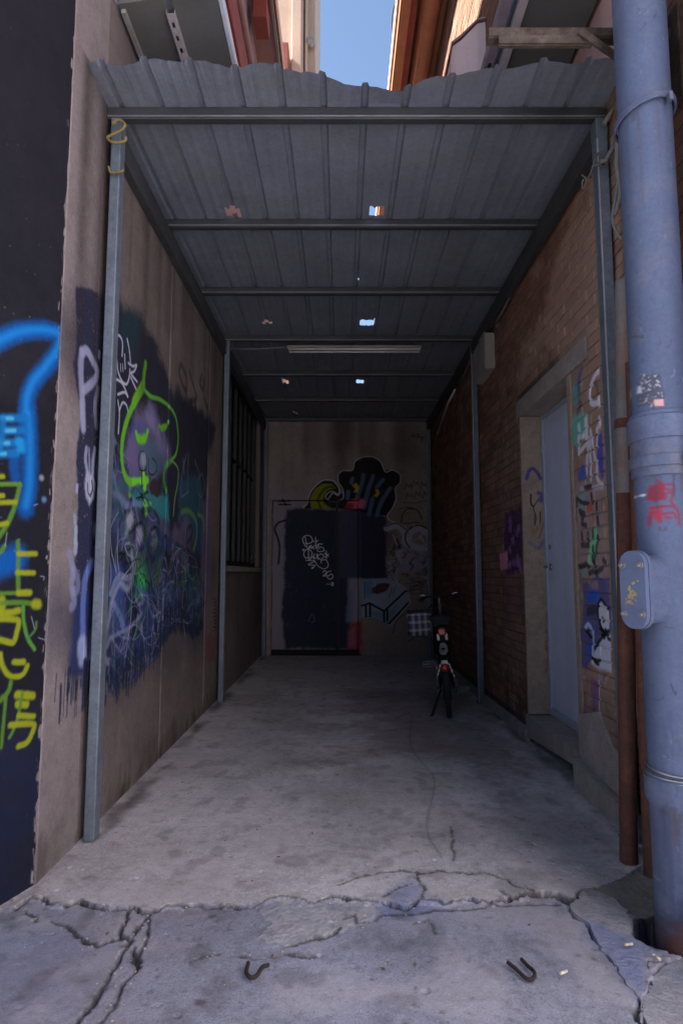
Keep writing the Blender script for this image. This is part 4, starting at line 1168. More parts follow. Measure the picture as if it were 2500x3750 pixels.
pp = Paint('pipe_paint', 1.08, -.1, .24, 4.6, 420, pj_pipe)
s2 = zoomed(2200, 1300, .468)
pp.area(s2([(300, 180), (370, 150), (465, 140), (490, 300), (485, 400), (300, 400), (290, 250)]), (66, 66, 78), .85, .004, .003, wear=.25)
for k in range(90):
    x, y = 295 + 190 * random.random(), 150 + 260 * random.random()
    pp.stroke(s2([(x, y), (x + random.uniform(-12, 12), y + random.uniform(-14, 14))]), .0025 + .003 * random.random(), random.choice([(176, 176, 186), (150, 150, 166), (40, 40, 48)]), .3, .85)
pp.area(s2([(415, 355), (485, 350), (488, 400), (415, 400)]), (196, 150, 146), .9, .002, .002)
pp.area(s2([(288, 245), (312, 240), (316, 300), (290, 300)]), (190, 186, 196), .9, .002, .002)
RD = (118, 26, 42)
pp.area(s2([(365, 1030), (480, 1005), (490, 1130), (410, 1150), (360, 1130)]), RD, .92, .004, .005, vary=.15)
for q in ([(430, 985), (450, 1010)], [(490, 1020), (560, 1020), (555, 1080), (545, 1150), (565, 1180)], [(490, 1050), (530, 1060)], [(490, 1090), (540, 1080)], [(480, 1120), (500, 1110)],
          [(390, 1200), (470, 1190)], [(380, 1240), (460, 1230)], [(375, 1270), (370, 1330)], [(440, 1250), (460, 1310)], [(475, 1190), (560, 1190), (600, 1240), (605, 1330)], [(480, 1250), (560, 1240), (580, 1280)], [(500, 1275), (540, 1280)]):
    pp.stroke(s2(q), .012, (116, 30, 50), .5, .75)
pp.area(s2([(390, 1200), (470, 1190), (475, 1290), (440, 1320), (400, 1280), (375, 1260)]), (136, 34, 54), .8, .006, .006, vary=.3)
pp.stroke(s2([(318, 1103)]), .010, (200, 200, 210), .4, .9)
pp.specks([(1450, 300), (1600, 3300)], 300, .004, (52, 58, 80), .6) if False else None
pp.proj = None
for k in range(46):                                        # rust weeping from the joint, clamp and lower band
    x = 1.08 + RNG.random() * .24
    z = random.choice((1.60, 1.66, 3.0, .44, .46, 1.745))
    pp.stroke([(x, z), (x + RNG.uniform(-.003, .003), z - RNG.uniform(.02, .16))], RNG.uniform(.003, .012), random.choice([(66, 50, 46), (84, 58, 46), (48, 46, 56)]), .8, .45)
for k in range(60):                                        # scuffs and chips down to primer
    x, z = 1.09 + RNG.random() * .2, RNG.random() * 3.4
    pp.stroke([(x, z), (x + RNG.uniform(-.012, .012), z + RNG.uniform(-.012, .012)), (x + RNG.uniform(-.02, .02), z + RNG.uniform(-.03, .03))], RNG.uniform(.002, .007), random.choice([(56, 52, 58), (116, 118, 136), (74, 52, 44), (40, 40, 48)]), .3, .7, wear=.3)
for k in range(220):
    x, z = 1.08 + RNG.random() * .24, RNG.random() * 4.2
    pp.stroke([(x, z), (x + RNG.uniform(-.003, .003), z + RNG.uniform(-.02, .02))], .0015 + RNG.random() ** 3 * .006, random.choice([(62, 68, 92), (120, 128, 156), (50, 48, 58)]), .3, .55)
pp.area([(1.08, -.1), (1.33, -.1), (1.33, .23), (1.25, .26), (1.16, .22), (1.13, .10), (1.08, .02)], (38, 42, 62), .85, .03, .03, vary=.3)
pp.area([(1.08, -.1), (1.33, -.1), (1.33, .06), (1.2, .09), (1.08, .05)], (74, 46, 42), .9, .02, .02, vary=.4)
for k in range(50):
    x = 1.08 + RNG.random() * .24
    z = RNG.random() * .6
    pp.stroke([(x, z), (x, z + .1 + RNG.random() * .3)], .004 + RNG.random() * .008, (52, 56, 76), .9, .22)
for k in range(26):
    x = 1.08 + RNG.random() * .24
    pp.stroke([(x, 3.02), (x, 3.02 - .1 - RNG.random() * .4)], .003 + RNG.random() * .006, (72, 68, 80), .9, .25)
m_pipe = material('blue_grey_pipe_paint', (.082, .104, .178), (.068, .088, .152), rough=.68, scale=5, bump=.14, bump_scale=60, fine=.25, streak=.25, mottle=.12, spec=.3, third=(.135, .135, .165), paint=(pp, (1, 0, 0), (0, 0, 1)))
m_pipe2 = material('blue_grey_fitting_paint', (.082, .104, .178), (.066, .083, .142), rough=.5, scale=7, bump=.15, bump_scale=60, fine=.2, mottle=.35, third=(.15, .12, .12))
# ------------------------------------------------------------------ ground
def grid_mesh(name, sel, mat):
    idx = -np.ones(XX.shape, int)
    fy, fx = np.where(sel)
    vv = np.zeros(XX.shape, bool)
    for a_, b_ in ((0, 0), (0, 1), (1, 0), (1, 1)): vv[fy + a_, fx + b_] = True
    idx[vv] = np.arange(vv.sum())
    verts = np.stack([XX[vv], YY[vv], Hh[vv]], 1)
    f = np.stack([idx[fy, fx], idx[fy, fx + 1], idx[fy + 1, fx + 1], idx[fy + 1, fx]], 1)
    me = bpy.data.meshes.new(name)
    me.vertices.add(len(verts)); me.vertices.foreach_set('co', verts.astype(np.float32).ravel())
    me.loops.add(f.size); me.loops.foreach_set('vertex_index', f.astype(np.int32).ravel())
    me.polygons.add(len(f)); me.polygons.foreach_set('loop_start', np.arange(0, f.size, 4, dtype=np.int32))
    me.polygons.foreach_set('use_smooth', np.ones(len(f), bool))
    me.update(); me.validate()
    me.materials.append(mat)
    return link(name, me)


cy = (YY[:-1, :-1] + YY[1:, 1:]) / 2
ym = ymain[:-1, :-1]
tag(grid_mesh('pavement', cy < ym, m_pave), kind='structure')
fl = grid_mesh('floor', cy >= ym, m_floor)
tag(fl, kind='structure')
nfx, nfy = 60, 90
vx, vy = np.linspace(GX0, GX1, nfx), np.linspace(GY1, 9.75, nfy)
fv = [(x, y, (0.004 * math.sin(x * 3.1 + y) * math.sin(y * 1.3)) * min(1, (y - GY1) * 2) + float(Hh[-1, min(int((x - GX0) / GS), nx - 1)]) * max(0, 1 - (y - GY1) * 4)) for y in vy for x in vx]
ff = [(j * nfx + i, j * nfx + i + 1, (j + 1) * nfx + i + 1, (j + 1) * nfx + i) for j in range(nfy - 1) for i in range(nfx - 1)]
tag(raw('floor', fv, ff, m_floor, smooth=True), kind='structure')
R = 60
rv = [(-R, -R, -.02), (R, -R, -.02), (R, GY0 + .01, -.02), (-R, GY0 + .01, -.02), (GX0 + .01, GY0, -.02), (GX0 + .01, R, -.02), (-R, R, -.02), (GX1 - .01, GY0, -.02), (GX1 - .01, R, -.02), (R, R, -.02)]
tag(raw('ground', [(-R, -R, -.02), (R, -R, -.02), (R, 1.31, -.02), (-R, 1.31, -.02), (-R, R, -.02), (-1.74, R, -.02), (-1.74, 1.31, -.02), (2.04, 1.31, -.02), (2.04, R, -.02), (R, R, -.02)],
        [(0, 1, 2, 3), (3, 6, 5, 4), (7, 2, 9, 8)], m_yard), kind='structure')


def slab_piece(name, P, z_top, mat, label, tilt=(0, 0), thick=.12, res=.012):
    P = [Vector((x, y)) for x, y in P]
    # resample the outline and make it ragged
    out = []
    for a_, b_ in zip(P, P[1:] + P[:1]):
        n = max(1, int((b_ - a_).length / .02))
        for k in range(n):
            p = a_.lerp(b_, k / n)
            out.append(Vector((p.x + random.uniform(-.008, .008), p.y + random.uniform(-.008, .008))))
    cx = sum(p.x for p in out) / len(out); cy_ = sum(p.y for p in out) / len(out)
    bm = bmesh.new()
    top = lambda p: z_top + (p.x - cx) * tilt[0] + (p.y - cy_) * tilt[1]
    rings = []
    for sc, dz in ((1.0, -thick), (1.0, -.008), (.992, -.003)):
        rings.append([bm.verts.new((cx + (p.x - cx) * sc, cy_ + (p.y - cy_) * sc, top(p) + dz + (random.uniform(-.004, .003) if sc == 1.0 else 0))) for p in out])
    for a_, b_ in zip(rings, rings[1:]):
        for k in range(len(out)):
            bm.faces.new((a_[k], a_[(k + 1) % len(out)], b_[(k + 1) % len(out)], b_[k]))
    fcs = [bm.faces.new(rings[-1])]
    r = bmesh.ops.triangulate(bm, faces=fcs)
    for _ in range(3):
        es = [e for e in bm.edges if e.calc_length() > .03 and all(v.co.z > z_top - .08 for v in e.verts)]
        r = bmesh.ops.subdivide_edges(bm, edges=es, cuts=1)
        bmesh.ops.triangulate(bm, faces=[f for f in bm.faces if len(f.verts) > 4])
    for v in bm.verts:
        if not v.is_boundary and v.co.z > z_top - .06:
            v.co.z += random.uniform(-.0012, .0012)
    bmesh.ops.recalc_face_normals(bm, faces=bm.faces)
    me = bpy.data.meshes.new(name); bm.to_mesh(me); bm.free(); me.materials.append(mat)
    o = link(name, me)
    o['label'] = label; o['category'] = 'concrete slab'; o['group'] = 'broken concrete slabs beside the drainpipe'
    return o


slab_piece('broken_slab', poly_xy(CHUNK, .0), .004, m_blue_slab, 'long broken concrete chunk with pointed top, dusted blue at its lower half', (.03, .02))
slab_piece('broken_slab', poly_xy(OLIVE, .0), -.004, m_olive, 'mossy olive-brown slab wedged between the rusty pipes and big blue pipe', (-.02, .05))
slab_piece('broken_slab', poly_xy(SLAB, .0), -.010, m_slab, 'pale grey pavement slab in the bottom right corner of the photo', (0, 0))

# ------------------------------------------------------------------ dark painted wall at the left
t = empty('painted_wall', DW0, 'black painted wall with blue arch and lime lettering, its edge chipped', 'wall')
bm = bmesh.new()
L_, H_, T_ = 1.17, 7.2, .30
ns, nz = 2, 330
edge = []
zz = [k * H_ / nz - .12 for k in range(nz + 1)]
front, back = [], []
for z in zz:
    j = max(0, .006 * math.sin(z * 7.1) * math.sin(z * 2.3 + 1) + .004 * math.sin(z * 31)) + (.006 if RNG.random() > .96 else 0)
    p = DW0 + DWD * j
    front.append(bm.verts.new((p.x + .0, p.y, z)))
    q = DW0 - DWN * .03 + DWD * .002
    back.append(bm.verts.new((q.x, q.y, z)))
p1, p0 = DW0 + DWD * L_, DW0 - DWN * .03
farf = [bm.verts.new((p1.x, p1.y, zz[0])), bm.verts.new((p1.x, p1.y, zz[-1]))]
for k in range(nz):
    bm.faces.new((front[k], front[k + 1], back[k + 1], back[k]))
mids = [bm.verts.new(((DW0 + DWD * .04).x, (DW0 + DWD * .04).y, z)) for z in zz]
for k in range(nz):
    bm.faces.new((mids[k], mids[k + 1], front[k + 1], front[k]))
bm.faces.new([farf[0], farf[1]] + mids[::-1])
o_ = DW0 - DWN * T_
c1, c2 = (p1 - DWN * T_), o_
f3 = [bm.verts.new((c1.x, c1.y, zz[0])), bm.verts.new((c1.x, c1.y, zz[-1]))]
bm.faces.new((farf[0], farf[1], f3[1], f3[0]))
bmesh.ops.recalc_face_normals(bm, faces=bm.faces)
me = bpy.data.meshes.new('render_face'); bm.to_mesh(me); bm.free(); me.materials.append(m_dark_wall)
link('render_face', me, t)
mb = MB()
ang = math.atan2(DWD.y, DWD.x)
mb.box((0.03, 0.012, -.1), (L_, T_, H_ - .14), mtx=Matrix.Translation(DW0) @ Matrix.Rotation(ang, 4, 'Z') @ Matrix.Scale(-1, 4, (0, 1, 0)))
mb.build('wall_core', m_mortar, t)

# ------------------------------------------------------------------ left plaster wall, in bays split by upright joints, with the dark window further in
t = empty('plaster_wall', (XL, 2.62, 0), 'brown plaster wall with green-outlined ghost face and pale scribbles on navy', 'wall')
MB().box((XL - .18, 2.62, -.05), (XL, 2.998, 4.34), .003).build('wall_panel', m_plaster_lit, t)
bays = [(3.0, 4.287), (4.313, 5.614), (5.638, 6.36)]
for y0, y1 in bays:
    mb = MB().box((XL - .18, y0, -.05), (XL, y1, 4.34), .004)
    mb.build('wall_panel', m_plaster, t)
MB().box((XL - .178, 2.63, -.05), (XL - .012, 9.7, 4.3)).build('joint_filler', m_darkwood, t) if False else None
MB().box((XL - .18, 4.28, -.05), (XL - .03, 4.32, 4.3)).build('joint', m_darkwood, t)
MB().box((XL - .18, 5.61, -.05), (XL - .025, 5.645, 4.3)).build('joint', m_darkwood, t)
MB().box((XL - .18, 6.364, -.05), (XL + .0, 9.2, 1.27), .004).build('wall_panel', m_plaster, t)
MB().box((XL - .18, 9.204, -.05), (XL, 9.7, 4.34), .004).build('wall_panel', m_plaster, t)
MB().box((XL - .18, 6.364, 3.66), (XL - .02, 9.2, 4.34)).build('wall_panel', m_plaster, t)
win = MB().box((XL - .13, 6.37, 1.34), (XL - .12, 9.19, 3.64)).build('window', m_glass, t)
MB().box((XL - .15, 6.366, 1.272), (XL + .045, 9.198, 1.335), .006).build('window_sill', m_plinth, win)
fr = MB()
fr.box((XL - .12, 6.366, 1.336), (XL - .06, 6.44, 3.658)).box((XL - .12, 9.13, 1.336), (XL - .06, 9.2, 3.658)).box((XL - .12, 6.44, 1.336), (XL - .06, 9.13, 1.40)).box((XL - .12, 6.44, 3.58), (XL - .06, 9.13, 3.658))
fr.build('window_frame', m_darkwood, win)
for k in range(1, 7):
    y = 6.44 + k * (9.13 - 6.44) / 7
    MB().box((XL - .119, y - .02, 1.40), (XL - .075, y + .02, 3.58), .004).build('mullion', m_darkwood, win)
MB().box((XL - .119, 6.44, 2.62), (XL - .08, 9.13, 2.66), .004).build('transom', m_darkwood, win)
MB().tube([(XL - .06, 8.85, 1.45), (XL - .05, 8.85, 1.50), (XL - .05, 8.93, 1.52)], .012).build('window_catch', m_steel, win)
for y, z0, z1 in ((7.05, 1.42, 2.7), (7.62, 1.6, 2.6), (8.75, 1.36, 3.3)):
    MB().tube([(XL - .112, y, z0), (XL - .110, y + .01, (z0 + z1) / 2), (XL - .112, y, z1)], .010).build('loose_strip', m_mauve, win)

# ------------------------------------------------------------------ back wall
t = empty('end_wall', (.1, YB, 0), 'brown end wall with mural above dark metal double door', 'wall')
wp = MB()
wp.box((.30, YB, -.05), (1.6, YB + .2, 3.9)).build('wall_panel', m_back, t)
MB().box((-1.35, YB, 2.42), (.297, YB + .2, 3.9)).build('wall_panel', m_back, t)
MB().box((-1.35, YB, -.05), (-1.10, YB + .2, 2.417)).build('wall_panel', m_back, t)
dr = MB().box((-1.070, YB - .045, .095), (-.090, YB - .005, 2.38), .005).build('door', m_back, t)
MB().box((-.16, YB - .06, 1.06), (-.12, YB - .046, 1.12)).tube([(-.14, YB - .055, 1.09), (-.14, YB - .095, 1.09), (-.24, YB - .10, 1.09)], .009).build('handle', m_steel, dr)
dr2 = MB().box((-.050, YB - .045, .095), (.255, YB - .005, 2.38), .005).build('door', m_back, t)
MB().box((-.089, YB - .02, .1), (-.051, YB - .012, 2.37)).build('meeting_strip', m_darkwood, dr2)
frm = MB().box((-1.10, YB - .06, .02), (-1.08, YB + .05, 2.42)).box((.266, YB - .06, .02), (.30, YB + .05, 2.42)).box((-1.10, YB - .06, 2.395), (.30, YB + .05, 2.42))
frm.build('door_frame', m_back, t)
MB().box((-1.1, YB - .02, -.03), (.3, YB + .15, .09)).build('dark_door_gap', m_black, t)  # black strip stands for the shadowed gap under the doors
for z in (.4, 1.25, 2.1):
    MB().tube([(-1.085, YB - .05, z), (-1.085, YB - .05, z + .12)], .014, 8).build('hinge', m_steel, t)
MB().box((.302, YB - .02, -.04), (1.405, YB - .002, .225), .004).build('skirting', m_back, t)
MB().box((-1.36, YB + .2, -.05), (1.6, YB + .4, 3.9)).build('wall_core', m_mauve, t)

# ------------------------------------------------------------------ right brick wall with the door
COURSE, BL_, JT = .0725, .232, .010
t = bw = empty('brick_wall', (XR, 3.0, 0), 'red brick wall with blue-grey steel door and painted tags beside it', 'wall')
DY0, DY1, DZ0, DZ1 = 3.75, 4.75, .20, 2.48                     # door opening
core = MB()
core.box((XR + .007, 1.9, -.05), (XR + .30, DY0 - .001, 9.1)).box((XR + .007, DY1 + .001, -.05), (XR + .30, 13.0, 9.1))
core.box((XR + .007, DY0, DZ1 + .14), (XR + .30, DY1, 9.1)).box((XR + .1, DY0 - .01, -.05), (XR + .30, DY1 + .01, DZ0 - .03))
core.build('mortar_bed', m_mortar, t)


def brick_mesh(name, l, var):
    r = random.Random(var)
    bm = bmesh.new()
    h, dpt = COURSE - JT, .022
    ch = .003
    v = []
    for (yy, zz_) in ((-l / 2, 0), (l / 2, 0), (l / 2, h), (-l / 2, h)):
        v.append(bm.verts.new((dpt, yy, zz_)))
    o1 = [bm.verts.new((.003, yy + r.uniform(-.002, .002), zz_ + r.uniform(-.002, .002))) for yy, zz_ in ((-l / 2, 0), (l / 2, 0), (l / 2, h), (-l / 2, h))]
    i1 = [bm.verts.new((r.uniform(-.001, .0015), (yy - math.copysign(ch, yy)), zz_ + (ch if zz_ == 0 else -ch))) for yy, zz_ in ((-l / 2, 0), (l / 2, 0), (l / 2, h), (-l / 2, h))]
    for a_, b_ in ((v, o1), (o1, i1)):
        for k in range(4):
            bm.faces.new((a_[k], a_[(k + 1) % 4], b_[(k + 1) % 4], b_[k]))
    bm.faces.new(i1)
    bmesh.ops.recalc_face_normals(bm, faces=bm.faces)
    for f in bm.faces:
        if f.normal.x > .5: f.normal_flip()
    me = bpy.data.meshes.new(name); bm.to_mesh(me); bm.free(); me.materials.append(m_brick)
    return me


full = [brick_mesh('brick', BL_ - JT, k) for k in range(5)]
half = [brick_mesh('brick', BL_ / 2 - JT, k) for k in range(3)]
cells = []
PL = lambda y: .13 if y < 3.75 else .13                        # top of the plinth
nc = int(9.0 / COURSE)
for i in range(nc):
    z = .135 + i * COURSE
    if z > 8.85: break
    off = (BL_ / 2 if i % 2 else 0)
    y = 1.2 + off - BL_
    while y < 12.9:
        y0, y1 = y, y + BL_
        y += BL_
        zt = z + COURSE
        if y0 < 1.9: continue
        # cut by the door surround and lintel
        if zt > DZ0 - .03 and z < DZ1 + .02 and y1 > DY0 - .06 and y0 < DY1 + .03:
            if y0 < DY0 - .06 - .06: y1 = DY0 - .06
            elif y1 > DY1 + .03 + .06: y0 = DY1 + .03
            else: continue
        elif z < DZ0 and y1 > DY0 - .02 and y0 < DY1 + .02: continue
        if z + COURSE > DZ1 + .0 and z < DZ1 + .14 and y1 > 3.44 and y0 < 4.84:
            if y0 < 3.44 - .06: y1 = 3.44
            elif y1 > 4.84 + .06: y0 = 4.84
            else: continue
        cells.append((y0, y1, z))


def px_area(y0, y1, z):
    q = []
    for yy, zz_ in ((y0, z), (y1, z), (y1, z + COURSE), (y0, z + COURSE)):
        dz = zz_ - CAM_H
        d_ = yy * math.cos(PITCH) + dz * math.sin(PITCH)
        if d_ < .1: return 0
        q.append((1250 + F_PX * XR / d_, 1875 - F_PX * (-yy * math.sin(PITCH) + dz * math.cos(PITCH)) / d_))
    cx = sum(p[0] for p in q) / 4; cy2 = sum(p[1] for p in q) / 4
    if not (0 < cx < 2500 and 0 < cy2 < 3750): return 0
    if y0 < 3.02 or (z > 3.6): return 0
    ar = 0
    for (ax, ay), (bx, by) in zip(q, q[1:] + q[:1]): ar += ax * by - bx * ay
    return abs(ar) / 2


cells.sort(key=lambda c_: -px_area(*c_))
one, rest = cells[:300], cells[300:]
for y0, y1, z in one:
    l = y1 - y0
    src = random.choice(half) if l < BL_ * .75 else random.choice(full)
    base = (BL_ / 2 - JT) if l < BL_ * .75 else (BL_ - JT)
    ob = bpy.data.objects.new('brick', src)
    C.objects.link(ob)
    ob.parent = t
    ob.location = (XR + random.uniform(-.0015, .0015) - t.location.x, (y0 + y1) / 2 - t.location.y, z - t.location.z)
    ob.scale = (1, (l - JT) / base, 1)
vs, fs, tone = [], [], []
for y0, y1, z in rest:
    x0 = XR + random.uniform(-.003, .003)
    a_, b_, z0, z1 = y0 + JT / 2, y1 - JT / 2, z, z + COURSE - JT
    n = len(vs)
    vs += [(XR + .02, a_, z0), (XR + .02, b_, z0), (XR + .02, b_, z1), (XR + .02, a_, z1), (x0, a_, z0), (x0, b_, z0), (x0, b_, z1), (x0, a_, z1)]
    fs += [(n + 4, n + 7, n + 6, n + 5), (n, n + 4, n + 5, n + 1), (n + 3, n + 2, n + 6, n + 7), (n, n + 3, n + 7, n + 4), (n + 1, n + 5, n + 6, n + 2)]
    tone += [random.random()] * 5
bs = raw('bricks', vs, fs, m_brick, t)
at = bs.data.attributes.new('tone', 'FLOAT', 'FACE')
at.data.foreach_set('value', tone)
bs['kind'] = 'stuff'
# plinth, lintel, surround, step
to3 = lambda a_, b_, h: Vector((h, a_, b_))
MB().prism([(3.02, -.05), (3.745, -.05), (3.745, .17), (3.30, .128), (3.02, .115)], XR - .05, XR + .02, to3).build('plinth', m_plinth, t)
MB().prism([(4.76, -.05), (9.55, -.05), (9.55, .05), (6.5, .06), (4.76, .09)], XR - .03, XR + .02, to3).build('plinth', m_plinth, t)
MB().prism([(3.08, .12), (3.745, .17), (3.74, .42), (3.45, .50), (3.30, .36), (3.1, .33)], XR - .012, XR + .006, to3).build('render_patch', m_plinth, t)
MB().prism([(3.44, DZ1 + .005), (4.84, DZ1 + .005), (4.84, DZ1 + .135), (3.44, DZ1 + .14)], XR - .006, XR + .25, to3).build('lintel', m_lintel, t)
ed = [(DY0 - .05 + random.uniform(-.014, .010), z) for z in np.linspace(2.48, .2, 26)]
MB().prism([(DY0, DZ0), (DY0, DZ1)] + ed, XR - .004, XR + .2, to3).build('jamb', m_jamb, t)
MB().prism([(DY1, DZ0), (DY1 + .03, DZ0), (DY1 + .03, DZ1), (DY1, DZ1)], XR - .004, XR + .21, to3).build('jamb', m_jamb, t)
MB().prism([(DY0 - .02, .11), (DY1 + .05, .03), (DY1 + .05, DZ0 - .01), (DY0 - .02, DZ0)], XR - .012, XR + .25, to3).build('doorstep', m_plinth, t)
dr = MB().box((XR + .165, DY0 + .03, DZ0 + .055), (XR + .20, DY1 - .035, DZ1 - .035), .002).build('door', m_door, t)
MB().box((XR + .155, DY1 - .036, DZ0), (XR + .21, DY1 - .001, DZ1)).box((XR + .155, DY0 + .001, DZ0), (XR + .21, DY0 + .03, DZ1)).box((XR + .155, DY0 + .03, DZ1 - .035), (XR + .21, DY1 - .036, DZ1 - .001)).build('door_frame', m_door_frame, t)
MB().box((XR + .150, DY0 + .03, DZ0 + .002), (XR + .20, DY1 - .036, DZ0 + .05), .002).build('door_sill', m_door_frame, t)
hd = MB().lathe([(0, -.006), (.026, -.006), (.026, .002), (0, .002)], (XR + .163, 4.64, 1.30), 'x', 20)
hd.tube([(XR + .165, 4.64, 1.30), (XR + .115, 4.64, 1.30), (XR + .108, 4.63, 1.30), (XR + .106, 4.52, 1.298)], .010, 10)
hd.build('handle', m_chrome, dr)
MB().lathe([(0, -.008), (.016, -.008), (.020, .002), (0, .002)], (XR + .163, 4.645, 1.45), 'x', 16).build('keyhole_cover', m_steel, dr)
# eaves, high in the evening sun
MB().box((1.33, 3.6, 8.86), (1.409, 13, 8.99)).build('timber_board', m_timber, t)
MB().tube([(1.20, 3.6, 8.84), (1.20, 7, 8.84), (1.20, 13, 8.84)], .135, 20).build('gutter', m_gutter, t)
for y in (4.6, 6.7, 8.8, 11.0): MB().torus((1.20, y, 8.84), .136, .012, 'y', 24, 6).build('gutter_joint', m_gutter, t)
MB().box((.93, 3.6, 8.90), (1.03, 13, 8.98)).build('soffit_board', m_redbrown, t)
for y0, y1 in ((3.6, 7.05), (7.06, 10.2), (10.21, 13)): MB().box((.78, y0, 8.76), (.92, y1, 9.02), .004).build('fascia_board', m_gutter, t)
MB().box((.745, 3.6, 8.9), (.779, 13, 9.10), .004).build('drip_edge', m_peach, t)
MB().box((.75, 3.6, 9.02), (1.7, 13, 9.12)).build('roof', m_gutter, t)
MB().box((XR - .012, 2.9, 3.76), (XR + .004, 9.4, 4.32)).build('pink_render_band', m_pink, t)
# ------------------------------------------------------------------ steel canopy over the passage
t = empty('canopy', (0, 3.04, 0), 'grey ribbed sheet metal canopy on slim steel posts over the passage', 'canopy')
m_edge = material('edge_highlight', (.42, .43, .47), (.30, .31, .34), rough=.45, metal=.3, scale=12, bump=.05)  # colour of the painted highlight on the right posts
m_flange = material('bright_flange_steel', (.22, .225, .24), (.16, .16, .17), rough=.45, metal=.4, scale=6, bump=.08)  # lighter than the purlin, for the bright line along it
BEAMS = [3.04, 4.07, 5.09, 6.17, 7.29, 8.40, 9.50]
for k, y in enumerate(BEAMS):
    mb = MB()
    zb = 3.638 if k == 0 else 3.645
    dp = .045
    mb.box((-1.234, y - dp / 2, zb), (1.395, y + dp / 2, 3.704), .003)
    pu = mb.build('purlin', m_purlin, t)
    MB().box((-1.233, y - dp / 2 - .006, zb + .010), (1.392, y - dp / 2 + .004, zb + .017), .001).build('flange', m_flange, pu)
for sx in (-1.21, 1.362):
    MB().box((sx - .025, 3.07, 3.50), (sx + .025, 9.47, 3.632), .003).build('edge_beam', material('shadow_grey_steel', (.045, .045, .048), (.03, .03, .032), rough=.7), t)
for y, zt in ((3.04, 3.637), (6.17, 3.644), (9.50, 3.644)):
    for lf in (True, False):
        x0, x1 = (-1.205, -1.153) if lf else (1.335, 1.392)
        p = MB().box((x0, y - .035, .004), (x1, y + .035, zt), .006, seg=2)
        p.box((x0 - .0015, y - .034, zt - .10), (x1 + .0015, y + .034, zt - .005))
        po = p.build('post', m_post, t)
        if not lf: MB().box((x0 - .0012, y - .0362, .01), (x0 + .005, y - .030, zt - .12)).build('post_highlight', m_edge, po)  # pale strip paints a highlight down the post corner
        MB().box((x0 - .012, y - .05, -.01), (x1 + .012, y + .05, .008), .002).build('base_plate', m_post, t) if not lf else None
PITCH_R, RIB0 = .214, -1.164
HOLES = [(-.79, -.69, 3.93, 4.02), (.19, .29, 3.915, 4.02), (.18, .325, 5.77, 5.90), (-.76, -.68, 7.65, 7.78), (.19, .285, 7.63, 7.76), (-.75, -.67, 9.20, 9.33), (-.78, -.68, 5.81, 5.86), (.135, .15, 4.93, 4.945)]


def edge_y(x):
    return 2.735 + .135 * math.exp(-((x - .22) / .42) ** 2) + .010 * math.sin(x * 9) + .012 * math.sin(x * 23 + 1) + .03 * max(0, -x - .9)


def edge_droop(x):
    return .0


xs_all = []
for k in range(-1, 13):
    r = RIB0 + k * PITCH_R
    xs_all += [(r - .021, 0), (r - .013, .020), (r + .013, .020), (r + .021, 0), (r + PITCH_R * .36, .003), (r + PITCH_R * .5, 0), (r + PITCH_R * .64, .003)]
xs_all = sorted(xs_all)
sheets = [(-1.25, RIB0 + 3 * PITCH_R + .012), (RIB0 + 3 * PITCH_R - .012, RIB0 + 6 * PITCH_R + .012), (RIB0 + 6 * PITCH_R - .012, RIB0 + 9 * PITCH_R + .012), (RIB0 + 9 * PITCH_R - .012, 1.40)]
prof_x = [p[0] for p in xs_all]; prof_z = [p[1] for p in xs_all]
for s_i, (sx0, sx1) in enumerate(sheets):
    xs = {round(sx0, 4), round(sx1, 4)} | {round(p, 4) for p in prof_x if sx0 < p < sx1}
    ys_ = {9.65} | set(np.round(np.arange(3.2, 9.6, .55), 3))
    for hx0, hx1, hy0, hy1 in HOLES:
        if hx1 > sx0 and hx0 < sx1:
            xs |= {hx0, hx1, round((hx0 + hx1) / 2, 4)}; ys_ |= {hy0, hy1, round((hy0 + hy1) / 2, 4)}
    xs = sorted(x for x in xs if sx0 <= x <= sx1)
    extra = [x for x in np.arange(sx0, sx1, .03)]
    xs = sorted(set(xs) | {round(float(x), 4) for x in extra if min(abs(x - q) for q in xs) > .008})
    ys_ = sorted(float(y) for y in ys_)
    verts, faces = [], []
    zofs = .0015 * (s_i % 2)
    rows = [None] + [3.0] + ys_ if True else ys_
    for x in xs:
        zb = float(np.interp(x, prof_x, prof_z))
        ey = edge_y(x) + random.uniform(-.003, .003)
        for j, y in enumerate(rows):
            yy = ey if j == 0 else y
            zz_ = 3.708 + zb + zofs
            if j == 0: zz_ += .006 * math.sin(x * 14.7 + .5) + random.uniform(-.0015, .0015) - .02 * math.exp(-((x - .2) / .5) ** 2)
            # ragged holes
            for hx0, hx1, hy0, hy1 in HOLES:
                if hx0 - 1e-4 <= x <= hx1 + 1e-4 and hy0 - 1e-4 <= yy <= hy1 + 1e-4 and j > 0:
                    yy += random.uniform(-.012, .012)
            verts.append((x, yy, zz_))
    nr = len(rows)
    for i in range(len(xs) - 1):
        for j in range(nr - 1):
            mx = (xs[i] + xs[i + 1]) / 2
            my = 2.9 if j == 0 else (rows[j] + rows[j + 1]) / 2
            if any(hx0 < mx < hx1 and hy0 < my < hy1 for hx0, hx1, hy0, hy1 in HOLES): continue
            faces.append((i * nr + j, (i + 1) * nr + j, (i + 1) * nr + j + 1, i * nr + j + 1))
    raw('roof_sheet', verts, faces, m_sheet, t)
for y in (3.04, 4.07, 5.09):
    for k in range(0, 13):
        pass

